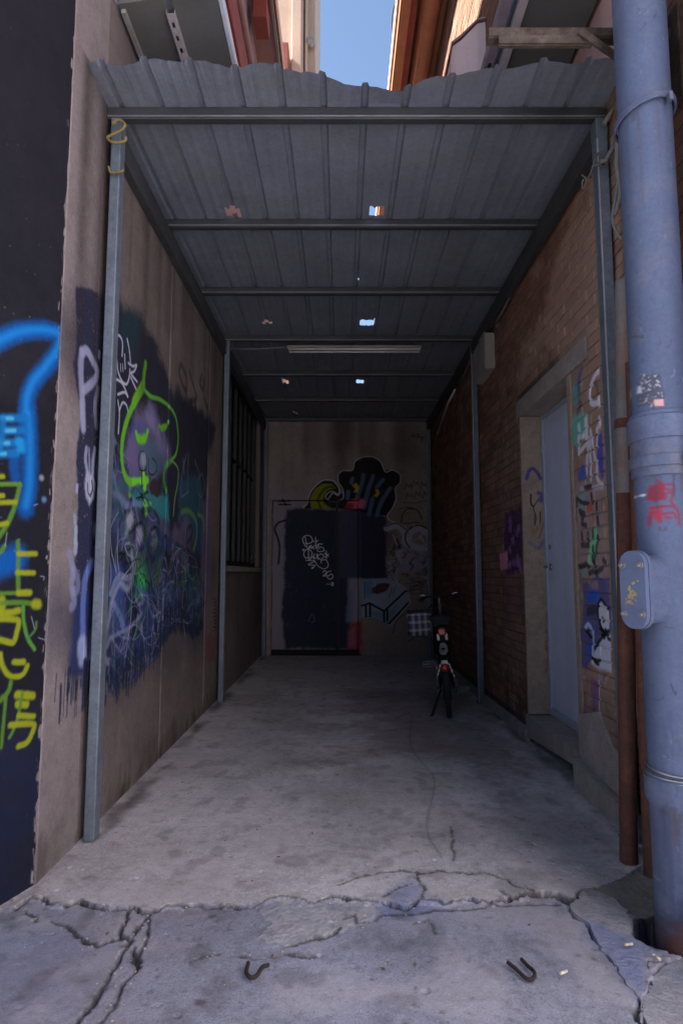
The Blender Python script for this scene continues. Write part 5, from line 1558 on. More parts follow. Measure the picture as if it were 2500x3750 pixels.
# ------------------------------------------------------------------ unlit twin-tube light under the canopy
t = empty('fluorescent_light', (.135, 6.33, 3.56), 'long unlit twin-tube batten light under the canopy roof', 'light fitting')
MB().box((-.58, 6.31, 3.635), (.85, 6.35, 3.665), .004).build('housing', m_cream, t)
for y in (6.29, 6.37):
    tb = MB().tube([(-.56, y, 3.612), (.83, y, 3.612)], .011, 12)
    tb.build('tube', m_white, t)
for x in (-.57, .83):
    MB().box((x, 6.26, 3.597), (x + .010, 6.40, 3.645), .003).build('end_cap', m_cream, t)
o = MB().tube([(-1.2, 6.33, 3.63), (-.9, 6.33, 3.628), (-.58, 6.33, 3.645)], .008).build('conduit', m_wire)
tag(o, 'thin grey conduit running from the left wall to the batten light', 'conduit')

# ------------------------------------------------------------------ meter box and cables at the right
t = empty('meter_box', (XR, 5.65, 3.1), 'cream metal meter box high on the brick wall by the middle post', 'box')
MB().box((1.315, 5.46, 3.12), (1.408, 5.95, 3.46), .006).build('case', m_cream, t)
MB().box((1.307, 5.45, 3.115), (1.314, 5.66, 3.465), .002).build('cover', m_cream, t)
MB().box((1.306, 5.67, 3.14), (1.314, 5.69, 3.44), .002).build('hinge_strip', m_steel, t)
cab = [tuple(on_x(u, v, 1.375)) for u, v in ((2180, 540), (2153, 566), (2080, 690), (2000, 812), (1930, 930), (1890, 1020), (1850, 1120), (1815, 1180))]
o = MB().tube(smooth_line(cab), .011, 8).build('cable', m_wire)
tag(o, 'grey cable sagging along the canopy edge down to the meter box', 'cable')
fr_ = [tuple(on_y(u, v, 2.97)) for u, v in ((2256, 370), (2240, 405), (2208, 456))]
o = MB().tube(fr_, .012, 8).build('cable', m_wire); tag(o, 'short grey cable end slanting behind the big pipe above the front beam', 'cable')
fr_ = [tuple(on_y(u, v, 2.97)) for u, v in ((2258, 515), (2235, 555), (2213, 590), (2195, 592))]
o = MB().tube(fr_, .012, 8).build('cable', m_wire); tag(o, 'short grey cable tied round the front right post', 'cable')
o = MB().tube([tuple(on_x(u, v, 1.37)) for u, v in ((1665, 1428), (1640, 1475), (1600, 1590))], .014, 8).build('conduit', m_white)
tag(o, 'pale straight conduit slanting along the dark far end of the brick wall', 'conduit')
o = MB().tube([tuple(on_x(u, v, 1.36)) for u, v in ((1735, 1270), (1720, 1320), (1700, 1370), (1680, 1400))], .010, 8).build('cable', m_wire)
tag(o, 'drooping grey cable loop above the pale straight conduit', 'cable')
jb = empty('junction_box', (1.30, 9.5, 3.42), 'small grey conduit fitting in the far right corner under the roof', 'fitting')
MB().box((1.22, 9.50, 3.39), (1.30, 9.57, 3.45), .006).tube([(1.10, 9.54, 3.42), (1.22, 9.54, 3.42)], .018).build('body', m_steel, jb)
MB().tube([(1.26, 9.54, 3.39), (1.26, 9.54, 3.30)], .016).build('spout', m_steel, jb)
# rag of cord on the front right post, yellow rope on the front left post
t = empty('cord_knot', (1.33, 2.99, 3.0), 'frayed pale cord knotted round the front right post', 'cord')
pts = [tuple(on_y(u, v, 2.985)) for u, v in ((2210, 552), (2190, 560), (2172, 600), (2160, 640), (2148, 655), (2140, 680), (2130, 690), (2133, 660), (2150, 655))]
MB().tube(smooth_line(pts), .0045, 6).build('knot', m_rope, t)
pts = [tuple(on_y(u, v, 2.985)) for u, v in ((2128, 640), (2148, 656), (2165, 648))]
MB().tube(pts, .004, 6).build('loose_end', m_rope, t)
pts = [tuple(on_y(u, v, 2.98)) for u, v in ((2172, 610), (2190, 596), (2212, 600), (2214, 606), (2180, 606))]
MB().tube(pts, .0045, 6).build('wrap', m_rope, t)
pts = [tuple(on_y(u, v, 2.96)) for u, v in ((412, 455), (430, 440), (452, 448), (458, 462), (440, 480), (408, 495), (395, 505), (410, 520), (440, 522), (459, 515), (461, 502))]
o = MB().tube(smooth_line(pts), .0075, 8).build('hook', m_yellow)
tag(o, 'yellow S-shaped hook of rope at the top of the left front post', 'hook')
pts = [tuple(on_y(u, v, 2.985)) for u, v in ((398, 610), (404, 630), (420, 632), (440, 630), (455, 622))]
o = MB().tube(smooth_line(pts), .007, 6).build('tape', m_yellow)
pts = [tuple(on_y(u, v, 2.985)) for u, v in ((398, 634), (415, 640), (432, 622))]
tag(o, 'strip of yellow tape tied below the S-shaped hook', 'tape')

# ------------------------------------------------------------------ big blue-grey drainpipe
PX, PY, PR = 1.190, 2.25, .100
t = empty('drainpipe', (PX, PY, 0), 'thick blue-grey drainpipe with bolted inspection cover and red painted characters', 'drainpipe')
MB().lathe([(PR, -.12), (PR, .44), (PR + .010, .455), (PR + .014, .47), (PR + .014, .535), (PR, .55), (PR, 1.60)], (PX, PY, 0), 'z', 48).build('lower_pipe', m_pipe, t)
jo = MB()
for seg in ([(PR, 1.60), (PR + .008, 1.604)], [(PR + .008, 1.604), (PR + .008, 1.735)], [(PR + .008, 1.735), (PR + .016, 1.738)], [(PR + .016, 1.738), (PR + .016, 1.818)], [(PR + .016, 1.818), (PR + .006, 1.826)], [(PR + .006, 1.826), (PR + .004, 1.838)], [(PR + .004, 1.838), (PR - .004, 1.842)]):
    jo.lathe(seg, (PX, PY, 0), 'z', 48)
jo.build('joint_socket', m_pipe2, t)
MB().lathe([(PR - .003, 1.84), (PR - .003, 3.02), (PR - .003, 5.5)], (PX, PY, 0), 'z', 48).build('upper_pipe', m_pipe, t)
cl = MB()
for seg in ([(PR + .006, 1.634), (PR + .015, 1.636)], [(PR + .015, 1.636), (PR + .015, 1.674)], [(PR + .015, 1.674), (PR + .006, 1.676)]): cl.lathe(seg, (PX, PY, 0), 'z', 48)
cl = cl.build('clamp_band', m_pipe2, t)
ba = math.radians(-78)
bx_, by_ = PX + (PR + .03) * math.cos(ba), PY + (PR + .03) * math.sin(ba)
MB().box((bx_ - .012, by_ - .016, 1.632), (bx_ - .004, by_ + .02, 1.68), .002).box((bx_ + .004, by_ - .016, 1.632), (bx_ + .012, by_ + .02, 1.68), .002).tube([(bx_ - .022, by_ - .004, 1.656), (bx_ + .022, by_ - .004, 1.656)], .006).build('bolt', m_pipe2, cl)
for z, tl in ((3.03, .05),):
    rg = MB()
    pts = [(PX + (PR + .008) * math.cos(a_), PY + (PR + .008) * math.sin(a_), z + tl * math.sin(a_ + 2.2) * .5) for a_ in np.linspace(0, 2 * math.pi, 40)]
    for dz in (-.007, 0, .007): rg.tube([(x, y, zz_ + dz) for x, y, zz_ in pts], .006, 6)
    rg = rg.build('strap', m_pipe2, t)
    MB().box((PX + .03, PY - PR - .03, z - .022), (PX + .044, PY - PR - .004, z + .012), .002).build('strap_ear', m_pipe2, rg)
for k in range(3):
    zz0 = .575 - .014 * k
    MB().tube([(PX + (PR + .008 + .004 * math.sin(a_ * 2 + k)) * math.cos(a_), PY + (PR + .008) * math.sin(a_), zz0 + .012 * math.sin(a_ * 1.0 + .6 * k)) for a_ in np.linspace(-3.5, 1.0, 40)], .0035, 6).build('wire_tie', m_steel, t)
# inspection branch: neck, flange, cover, bolts
n_ = Vector((-.87, -.49, 0)).normalized()
tv = Vector((-n_.y, n_.x, 0))
cc = Vector((PX, PY, 1.195))
stad = []
hw, hh = .046, .127
for a_ in np.linspace(0, math.pi, 13): stad.append((hw * math.cos(a_), hh - hw + hw * math.sin(a_)))
for a_ in np.linspace(math.pi, 2 * math.pi, 13): stad.append((hw * math.cos(a_), -hh + hw + hw * math.sin(a_)))
tos = lambda sc: (lambda a_, b_, h: cc + n_ * h + tv * (a_ * sc) + Vector((0, 0, 1)) * (b_ * sc))


def stadium(name, sc, lo, hi, mat, par, bev=.003):
    mb = MB().prism(stad, lo, hi, tos(sc))
    es = [e for e in mb.bm.edges if len(e.link_faces) == 2 and e.calc_face_angle(0) > 1.0]
    if bev: bmesh.ops.bevel(mb.bm, geom=es, offset=bev, segments=2, affect='EDGES')
    return mb.build(name, mat, par)


neck = MB()
rings = []
for hgt, sc, wid in ((.02, 1.0, 1.55), (.10, .95, 1.25), (.14, .92, 1.0), (.172, .92, 1.0)):
    rings.append([neck.bm.verts.new(cc + n_ * hgt + tv * a_ * sc * wid + Vector((0, 0, 1)) * b_ * sc) for a_, b_ in stad])
for r0, r1 in zip(rings, rings[1:]):
    for k in range(len(stad)):
        f = neck.bm.faces.new((r0[k], r0[(k + 1) % len(stad)], r1[(k + 1) % len(stad)], r1[k])); f.smooth = True
neck.build('branch_neck', m_pipe2, t)
stadium('flange', 1.08, .170, .186, m_pipe2, t)
stadium('gasket', 1.0, .185, .190, m_black, t, 0)
m_cover = material('cover_paint', (.082, .104, .178), (.068, .088, .152), rough=.5, scale=6, bump=.1, fine=.15)
cv = stadium('inspection_cover', 1.06, .189, .208, m_cover, t, .004)
for a_, b_ in ((-.034, .084), (.034, .084), (-.034, -.084), (.034, -.084)):
    p = cc + tv * a_ * 1.0 + Vector((0, 0, b_))
    MB().tube([p + n_ * .205, p + n_ * .214], .012, 6).tube([p + n_ * .212, p + n_ * .226], .006, 8).build('bolt', m_rustpaint, cv)
fl_ = MB()
for k in range(26):
    p = cc + tv * (-.005 + random.gauss(0, .012)) + Vector((0, 0, -.02 + random.gauss(0, .025))) + n_ * .2085
    a2 = random.random() * 3
    d1 = (tv * math.cos(a2) + Vector((0, 0, 1)) * math.sin(a2)) * random.uniform(.002, .009)
    d2 = (Vector((0, 0, 1)) * math.cos(a2) - tv * math.sin(a2)) * random.uniform(.002, .006)
    q = [fl_.bm.verts.new(p + s1 * d1 + s2_ * d2 + n_ * random.uniform(.0002, .0008)) for s1, s2_ in ((-1, -.6), (.8, -1), (1, .7), (-.7, 1))]
    fl_.bm.faces.new(q)
fo = fl_.build('paint_flakes', material('yellow_flake', (.30, .24, .11), rough=.8), cv); fo['kind'] = 'stuff'

# ------------------------------------------------------------------ rusty pipes beside it
t = empty('rusty_pipe', (1.252, 2.82, 0), 'slim rust-brown pipe beside the right post, grey painted towards its top', 'pipe')
LN = Matrix.Translation((1.252, 2.82, 0)) @ Matrix.Rotation(math.atan(.0345), 4, 'Y')
MB().lathe([(.038, -.05), (.0375, 0), (.037, 1.62)], (0, 0, 0), 'z', 24, LN).build('rusty_length', m_rust, t)
MB().lathe([(.0365, 1.615), (.0365, 1.93)], (0, 0, 0), 'z', 24, LN).build('painted_length', m_rustpaint, t)
MB().lathe([(.036, 1.925), (.042, 1.93), (.042, 1.965), (.036, 1.97)], (0, 0, 0), 'z', 24, LN).build('coupling', m_rust, t)
MB().lathe([(.036, 1.965), (.034, 2.64), (.031, 2.65), (0, 2.65)], (0, 0, 0), 'z', 24, LN).build('painted_length', m_rustpaint, t)
t = empty('rusty_pipe', (1.284, 2.70, 0), 'second rusty pipe squeezed between the first one and the big blue drainpipe', 'pipe')
LN = Matrix.Translation((1.284, 2.70, 0)) @ Matrix.Rotation(math.atan(.011), 4, 'Y')
MB().lathe([(.026, -.05), (.025, 0), (.024, 1.5), (.024, 2.2), (0, 2.21)], (0, 0, 0), 'z', 24, LN).build('pipe_length', m_rust, t)
MB().box((1.315, 2.68, .95), (1.408, 2.72, .98), .004).build('wall_clip', m_rust, t)
for k, (pts, lab) in enumerate((([(2262, 480), (2256, 600), (2268, 700), (2258, 760), (2244, 790)], 'black cable dangling beside the top of the big pipe'),
                                ([(2272, 560), (2262, 650), (2252, 720), (2240, 800), (2255, 850), (2275, 880)], 'second thin cable looping out below the dangling black one'))):
    o = MB().tube(smooth_line([tuple(on_y(u, v, 2.78)) for u, v in pts]), .012 - .005 * k, 8).build('hanging_cable', m_soffit)
    tag(o, lab, 'cable')

# ------------------------------------------------------------------ rusty bracket sticking out at the top right
YBK = 2.40
t = empty('wall_bracket', (XR, YBK, 3.45), 'rusty cream angle-iron bracket jutting from behind the big pipe', 'bracket')
P3 = lambda u, v, y=YBK: on_y(u * 1.5944, v * 1.5944, y)
A_, B_ = P3(1122, 68), P3(1470, 76)
ar = MB()
zc = (A_.z + B_.z) / 2
ar.box((A_.x, YBK - .003, zc - .022), (XR, YBK + .003, zc + .016), .001).box((A_.x, YBK + .003, zc - .026), (XR, YBK + .045, zc - .020), .001)
ar.build('arm', m_flake, t)
C_, D_ = P3(1142, 98), P3(1345, 98)
MB().box((C_.x, YBK - .02, C_.z - .020), (D_.x + .02, YBK - .014, C_.z + .018), .001).box((C_.x, YBK - .014, C_.z - .026), (D_.x + .02, YBK + .002, C_.z - .020), .001).build('arm', m_flake, t)
E1, E2 = P3(1325, 85), P3(1440, 165)
dv = (E2 - E1).normalized(); pv = Vector((-dv.z, 0, dv.x))
MB().prism([(-.0, -.016), ((E2 - E1).length + .2, -.016), ((E2 - E1).length + .2, .016), (0, .016)], YBK - .032, YBK - .022, lambda a_, b_, h: Vector((E1.x, 0, E1.z)) + dv * a_ + pv * b_ + Vector((0, h, 0))).build('brace', m_flake, t)
MB().box((XR - .012, YBK - .06, zc - .35), (XR - .001, YBK + .06, zc + .08), .002).build('wall_plate', m_flake, t)

# ------------------------------------------------------------------ awnings and eaves above the canopy: left side
ZA = 4.36
t = empty('awning', (-.95, 5.0, ZA), 'dark boarded awning underside above the canopy at the left, white gutter edge', 'awning')
fe = lambda x: 3.07 - .14 * (x + 1.2)
for k, (y0, y1) in enumerate(((None, 3.93), (3.936, 4.85))):
    for x0, x1 in ((-1.225, -.965), (-.925, -.672)):
        pts = [(x0, fe(x0) if y0 is None else y0), (x1, fe(x1) if y0 is None else y0), (x1, y1), (x0, y1)]
        dz = random.uniform(-.004, .004)
        MB().prism(pts, ZA + dz, ZA + .02 + dz, lambda a_, b_, h: Vector((a_, b_, h))).build('soffit_board', m_soffit, t)


def channel(name, x, wd, z, y0, y1, slots, mat, par):
    xs = [x - wd / 2, x - wd * .16, x + wd * .16, x + wd / 2]
    ys_ = sorted({y0, y1} | {q for s_ in slots for q in (s_, s_ + .032)})
    mb = MB()
    V = {(i, j): mb.bm.verts.new((xx, yy, z)) for i, xx in enumerate(xs) for j, yy in enumerate(ys_)}
    for i in range(3):
        for j in range(len(ys_) - 1):
            if i == 1 and any(abs(ys_[j] - s_) < 1e-6 for s_ in slots): continue
            mb.bm.faces.new((V[i, j], V[i + 1, j], V[i + 1, j + 1], V[i, j + 1]))
    for i in (0, 3):
        up = [mb.bm.verts.new((xs[i], yy, z + .05)) for yy in ys_]
        for j in range(len(ys_) - 1):
            mb.bm.faces.new((V[i, j], V[i, j + 1], up[j + 1], up[j]))
    return mb.build(name, mat, par)


channel('slotted_channel', -.945, .046, ZA - .03, 3.10, 4.85, [3.16 + .085 * k for k in range(5)], m_channel, t)
MB().box((-1.215, 3.10, ZA - .03), (-1.19, 4.05, ZA - .005)).build('batten', m_cream, t)
MB().box((-1.21, 4.055, ZA - .035), (-1.175, 4.8, ZA - .005)).build('batten', m_cream, t)
MB().box((-.67, 2.85, ZA - .01), (-.645, 4.86, ZA + .06), .003).build('gutter_edge', material('bluish_white_metal', (.62, .66, .74), rough=.4), t)
for k in range(6): MB().lathe([(0, -.012), (.016, -.010), (.018, .01), (0, .012)], (-.655, 3.50 + .13 * k, ZA - .012), 'z', 10).build('lamp_clip', m_steel, t)
MB().box((-1.225, 3.08, ZA + .03), (-.66, 4.85, ZA + .06)).build('top_sheet', m_sheet, t)

t = empty('townhouse', (-2.0, 6.0, 4.4), 'mauve and red rendered house front rising at the upper left', 'building')
MB().box((-3.5, 2.66, 4.36), (-1.235, 12.9, 9.0)).build('wall', m_mauve, t)
MB().box((-1.236, 4.9, 4.40), (-1.226, 12.9, 7.10)).build('pink_wall', material('light_pink_render', (.62, .42, .40), (.54, .36, .34), rough=.85, scale=2), t)
MB().box((-1.236, 3.0, 7.15), (-1.17, 12.9, 7.62), .01).build('red_band', m_redbrown, t)
MB().tube([(-1.15, 3.2, 7.72), (-1.15, 12.9, 7.72)], .035, 12).build('pipe_run', m_pink, t)
MB().box((-1.236, 3.0, 7.82), (-1.20, 12.9, 8.3), .01).build('band', material('violet_render', (.22, .19, .30), rough=.8), t)
MB().box((-1.24, 3.0, 8.82), (-.92, 12.9, 8.93), .004).build('soffit', m_pink, t)
MB().box((-.95, 3.0, 8.78), (-.90, 12.9, 8.95), .006).build('fascia', m_cream, t)
MB().box((-.885, 3.0, 8.80), (-.865, 12.9, 9.0), .004).build('drip_edge', m_peach, t)
MB().box((-3.6, 2.5, 8.95), (-.87, 12.9, 9.06)).build('roof', m_redbrown, t)
for y in (7.35, 10.1): MB().box((-1.16, y, 8.5), (-.98, y + .35, 8.818), .004).build('bracket', m_redbrown, t)
# taller house behind, its sunlit front faces the camera
t = empty('tall_house', (-2.3, 13.2, 0), 'tall sunlit peach house beyond the eaves at the upper left', 'building')
MB().box((-5.0, 13.2, -.05), (-.90, 17, 21)).build('wall', m_peach, t)
MB().box((-.90, 13.5, -.05), (-.64, 17, 21)).build('side_wall', m_creamwall, t)
MB().box((-1.16, 13.14, 8), (-.94, 13.2, 21), .01).build('pilaster', m_peach, t)
MB().box((-.86, 13.30, 8), (-.80, 13.50, 21), .01).build('corner_trim', m_creamwall, t)
MB().tube([(-.62, 13.46, 8), (-.62, 13.46, 21)], .012, 8).build('cable_run', m_peach, t)
MB().box((-1.50, 12.75, 12.55), (-1.20, 13.2, 13.2), .01).build('bracket', m_redbrown, t)
MB().lathe([(0, -.1), (.09, -.1), (.09, .04), (0, .04)], (-.74, 13.38, 13.75), 'y', 14).build('vent_cap', m_cream, t)
MB().box((-.88, 13.40, 12.9), (-.60, 13.5, 12.98)).build('bar', m_creamwall, t)

# ------------------------------------------------------------------ awning and vent on the right
t = empty('awning', (1.2, 5.0, ZA), 'dark awning underside above the canopy at the right, edged by slotted channel', 'awning')
for y0, y1 in ((2.95, 4.15), (4.156, 5.4), (5.406, 6.8), (6.806, 8.3)):
    MB().box((1.02, y0, ZA + random.uniform(-.004, .004)), (1.395, y1, ZA + .02)).build('soffit_board', m_soffit, t)
channel('slotted_channel', .985, .048, ZA - .03, 2.9, 8.3, [3.62 + .11 * k for k in range(5)] + [4.9 + .14 * k for k in range(5)], m_channel, t)
MB().box((.935, 2.8, ZA + .0), (.953, 8.3, ZA + .05)).build('gutter_edge', m_pipe2, t)
channel('slotted_channel', .905, .055, ZA - .01, 2.8, 8.3, [3.3 + .16 * k for k in range(5)], m_mauve, t)
MB().box((.88, 2.95, ZA + .055), (1.40, 8.3, ZA + .075)).build('top_sheet', m_sheet, t)
for k in range(4):
    MB().lathe([(0, -.015), (.02, -.012), (.022, .012), (0, .015)], (.955, 3.7 + .12 * k, ZA - .035), 'z', 10).build('lamp_clip', m_chrome, t)

vx0, vx1, vy = 1.06, 1.405, 5.50
t = empty('vent_cowl', (vx1, vy, 5.9), 'pale pink metal vent cowl with rounded top above the canopy', 'vent')
MB().prism([(vx0, 5.62), (vx1, 5.62), (vx1, 6.62), (vx1 - .08, 6.60), (vx0 + .10, 6.42), (vx0 + .02, 6.36), (vx0, 6.26)], vy, vy + .8, lambda a_, b_, h: Vector((a_, h, b_))).build('hood', material('pink_vent_metal', (.80, .64, .62), (.74, .58, .56), rough=.6, streak=.35, scale=4), t)
MB().prism([(vx0 - .012, 6.25), (vx0 + .015, 6.375), (vx0 + .10, 6.44), (vx1 - .08, 6.62), (vx1, 6.64), (vx1, 6.66), (vx1 - .08, 6.64), (vx0 + .09, 6.46), (vx0 + .005, 6.39), (vx0 - .02, 6.26)], vy - .02, vy + .82, lambda a_, b_, h: Vector((a_, h, b_))).build('cap_strip', m_pink, t)
MB().box((vx0 + .01, vy + .01, 5.58), (vx1, vy + .78, 5.618)).build('opening', m_black, t)
o = MB().tube(smooth_line([tuple(on_y(u, v, 9)) for u, v in ((1452, -10), (1438, 40), (1434, 90), (1440, 140), (1436, 180), (1448, 60), (1462, 5))]), .012, 6).build('wire', m_dark_wire)
tag(o, 'loose thin wires hanging off the orange eaves against the sky', 'wire')

# ------------------------------------------------------------------ unseen house added behind the camera to block low light from the passage
t = empty('blocker_house', (0, -20, 0), 'unseen rendered row house, added behind the camera to block light', 'building')
MB().box((-22, -24, -.05), (22, -18, 8.4)).build('wall', m_mauve, t)
for k in range(-4, 5):
    f = MB().box((k * 4.4 - .6, -18.0, 1.2), (k * 4.4 + .6, -17.94, 2.9)).build('window', m_glass, t)
    MB().box((k * 4.4 - .7, -18.0, 1.08), (k * 4.4 + .7, -17.9, 1.19)).build('sill', m_plinth, f)
MB().box((-22.3, -24.3, 8.4), (22.3, -17.7, 8.7)).build('roof', m_redbrown, t)

t = empty('bounce_wall', (XR, -3, 0), 'unseen pale wall, added behind the camera to bounce sunlight', 'wall')  # not in view; added to throw sunlight into the passage
MB().box((XR, -9, -.05), (XR + .3, 1.895, 5.6)).build('wall', material('pale_blue_render', (.61, .625, .74), (.56, .57, .68), rough=.8, scale=2), t)
MB().box((XR - .05, -9, 5.6), (XR + .35, 1.895, 5.72)).build('coping', m_plinth, t)

# ------------------------------------------------------------------ bicycle, seen from behind, on its kickstand
t = bpy.data.objects.new('bicycle', None); C.objects.link(t)
tag(t, 'small black bicycle on its kickstand, red rear lamp and reflector', 'bicycle')
WR = .255


def wheel(cy_):
    o = MB().torus((0, cy_, WR), WR - .024, .024, 'x', 36, 10).build('wheel', m_rubber, t)
    MB().torus((0, cy_, WR), WR - .052, .010, 'x', 36, 6).build('rim', m_steel, o)
    sp = MB()
    for k in range(14):
        a_ = 2 * math.pi * k / 14
        sp.tube([(.02 * (-1) ** k, cy_, WR), (0, cy_ + (WR - .05) * math.cos(a_), WR + (WR - .05) * math.sin(a_))], .0016, 4)
    sp.build('spokes', m_steel, o)
    MB().tube([(-.055, cy_, WR), (.055, cy_, WR)], .014, 10).tube([(-.075, cy_, WR), (.075, cy_, WR)], .006, 6).build('hub', m_chrome, o)
    return o


wheel(0); wheel(1.0)
arc = lambda cy_, r, a0, a1, n=16: [(0, cy_ + r * math.cos(a_), WR + r * math.sin(a_)) for a_ in np.linspace(math.radians(a0), math.radians(a1), n)]


def fender(cy_, a0, a1):
    mb = MB()
    rows = []
    for p in arc(cy_, WR + .022, a0, a1, 20):
        d_ = Vector((0, p[1] - cy_, p[2] - WR)).normalized()
        rows.append([mb.bm.verts.new(Vector(p) + Vector((x, 0, 0)) - d_ * dz) for x, dz in ((-.034, .022), (-.024, .006), (0, 0), (.024, .006), (.034, .022))])
    for a_, b_ in zip(rows, rows[1:]):
        for k in range(4):
            f = mb.bm.faces.new((a_[k], a_[k + 1], b_[k + 1], b_[k])); f.smooth = True
    return mb.build('mudguard', m_black, t)


fender(0, 40, 192); fender(1.0, -5, 150)
fm = MB()
fm.tube([(0, .42, .30), (0, .52, .42), (0, .84, .68)], .026, 12)
fm.tube([(0, .40, .28), (0, .26, .62)], .020, 12)
for s_ in (-1, 1):
    fm.tube([(s_ * .055, 0, WR), (s_ * .05, .2, .28), (s_ * .03, .40, .30)], .011, 8)
    fm.tube([(s_ * .058, 0, WR), (s_ * .05, .10, .45), (s_ * .02, .27, .60)], .009, 8)
fm.tube([(0, .80, .80), (0, .86, .60)], .024, 12)
fm.build('frame', m_black, t)
fk = MB()
for s_ in (-1, 1): fk.tube([(s_ * .052, 1.0, WR), (s_ * .045, .92, .50), (s_ * .03, .87, .58)], .012, 8)
fk.build('fork', m_black, t)
for s_ in (-1, 1):
    st = MB().tube(smooth_line([(s_ * .078, -.02, .22), (s_ * .082, -.04, .30), (s_ * .072, -.05, .36), (s_ * .048, -.05, .43), (s_ * .036, -.04, .47)]), .008, 8).build('fender_stay', m_chrome, t)
MB().tube([(0, .26, .60), (0, .21, .80)], .014, 10).build('seat_post', m_chrome, t)
sd = MB()
rows = []
for y, wd, z, th in ((.06, .085, .850, .06), (.08, .105, .868, .07), (.14, .105, .868, .07), (.20, .08, .862, .06), (.28, .035, .858, .05), (.34, .025, .852, .045), (.36, .012, .845, .03)):
    rows.append([sd.bm.verts.new((wd * math.cos(a_), y, z + (.018 if math.sin(a_) > 0 else th) * math.sin(a_))) for a_ in np.linspace(0, 2 * math.pi, 14, endpoint=False)])
for a_, b_ in zip(rows, rows[1:]):
    for k in range(14): f = sd.bm.faces.new((a_[k], a_[(k + 1) % 14], b_[(k + 1) % 14], b_[k])); f.smooth = True
sd.bm.faces.new(rows[0]); sd.bm.faces.new(rows[-1][::-1])
sd = sd.build('saddle', m_black, t)
for s_ in (-1, 1): MB().torus((s_ * .05, .13, .79), .018, .005, 'z', 12, 6).build('spring', m_steel, sd)
MB().box((-.035, .045, .70), (.035, .085, .765), .012, seg=2).build('tail_light', m_red, t)
for s_ in (-1, 1): MB().box((s_ * .036 - .013, .06, .655), (s_ * .036 + .013, .09, .72), .010, seg=2).build('lamp_bracket', m_white, t)
MB().box((-.028, .10, .50), (.028, .20, .70), .012, seg=2).build('battery_case', m_black, t)
rf = MB().lathe([(0, -.012), (.030, -.012), (.036, 0), (.036, .012), (0, .012)], (0, -.205, .455), 'y', 24).build('reflector', m_red, t)
MB().lathe([(0, -.019), (.014, -.018), (.016, -.010), (0, -.010)], (0, -.205, .455), 'y', 16).build('lens_spot', material('pink_lens', (.6, .16, .15), rough=.2), rf)
MB().box((-.028, -.19, .40), (.028, -.17, .515), .006).build('reflector_plate', m_white, t)
lk = MB()
lp = [(.036 * math.cos(a_) * (1 - a_ * .01), .02 + .004 * a_, .565 + .036 * math.sin(a_) + .002 * a_) for a_ in np.linspace(0, 19, 90)]
lk.tube(lp, .006, 6).build('coil_lock', m_steel, t)
# cranks, pedals, chain guard
MB().tube([(-.05, .40, .29), (.05, .40, .29)], .022, 12).build('bottom_bracket', m_steel, t)
MB().lathe([(0, .058), (.075, .058), (.078, .066), (0, .066)], (0, .40, .29), 'x', 24).build('chain_guard', m_black, t)
for s_, z2, y2 in ((-1, .42, .36), (1, .16, .44)):
    MB().tube([(s_ * .07, .40, .29), (s_ * .085, y2, z2)], .009, 8).build('crank', m_steel, t)
    pd_ = MB()
    x0, x1 = sorted((s_ * .10, s_ * .20))
    pd_.tube([(x0, y2 - .035, z2), (x1, y2 - .035, z2), (x1, y2 + .035, z2), (x0, y2 + .035, z2), (x0, y2 - .035, z2)], .007, 6)
    pd_.tube([(x0, y2 - .035, z2 + .025), (x1, y2 - .035, z2 + .025)], .007, 6).tube([(x0, y2 - .035, z2 - .022), (x1, y2 - .035, z2 - .022)], .007, 6)
    for xx in (x0, x1): pd_.tube([(xx, y2 - .035, z2 - .022), (xx, y2 - .035, z2 + .025)], .007, 6)
    pd_.tube([(s_ * .085, y2, z2), (x1 if s_ > 0 else x0, y2, z2)], .008, 6)
    pd_.build('pedal', m_steel, t)
MB().tube([(0, .80, .80), (0, .74, 1.02)], .014, 10).build('stem', m_steel, t)
MB().tube(smooth_line([(-.17, .62, 1.01), (-.12, .70, 1.03), (-.04, .74, 1.02), (.04, .74, 1.02), (.12, .70, 1.03), (.17, .62, 1.01)]), .011, 10).build('handlebar', m_black, t)
for s_ in (-1, 1):
    MB().tube([(s_ * .15, .655, 1.02), (s_ * .19, .57, 1.00)], .017, 10).build('grip', m_black, t)
    MB().tube([(s_ * .13, .71, 1.03), (s_ * .15, .74, 1.05), (s_ * .19, .69, 1.05)], .006, 6).build('brake_lever', m_chrome, t)
MB().tube([(-.05, .06, WR - .02), (-.085, .05, .17), (-.155, .02, .012), (-.165, .0, .012)], .010, 8, rads=[.010, .011, .014, .014]).build('kickstand', m_black, t)
HX, HY = .945, 5.52
lean = math.radians(-4.5)
t.location = (HX, HY, 0)
t.rotation_euler = (0, lean, math.radians(-9))
# plaid bag hung at the left of the saddle
m_plaid = bpy.data.materials.new('plaid_cloth'); m_plaid.use_nodes = True
nt = m_plaid.node_tree; N_, L_n = nt.nodes, nt.links
bs_ = N_['Principled BSDF']; bs_.inputs['Roughness'].default_value = .85
tc = N_.new('ShaderNodeTexCoord'); sp_ = N_.new('ShaderNodeSeparateXYZ'); L_n.new(tc.outputs['Object'], sp_.inputs[0])


def nmath(op, a_, b_=None):
    n = N_.new('ShaderNodeMath'); n.operation = op
    for i, s_ in enumerate((a_, b_)):
        if s_ is None: continue
        if isinstance(s_, (int, float)): n.inputs[i].default_value = s_
        else: L_n.new(s_, n.inputs[i])
    return n.outputs[0]


def lines(sock, per, offs, wd):
    acc = None
    for of in offs:
        q = nmath('PINGPONG', nmath('ADD', sock, of), per / 2)
        v = nmath('LESS_THAN', q, wd)
        acc = v if acc is None else nmath('MAXIMUM', acc, v)
    return acc


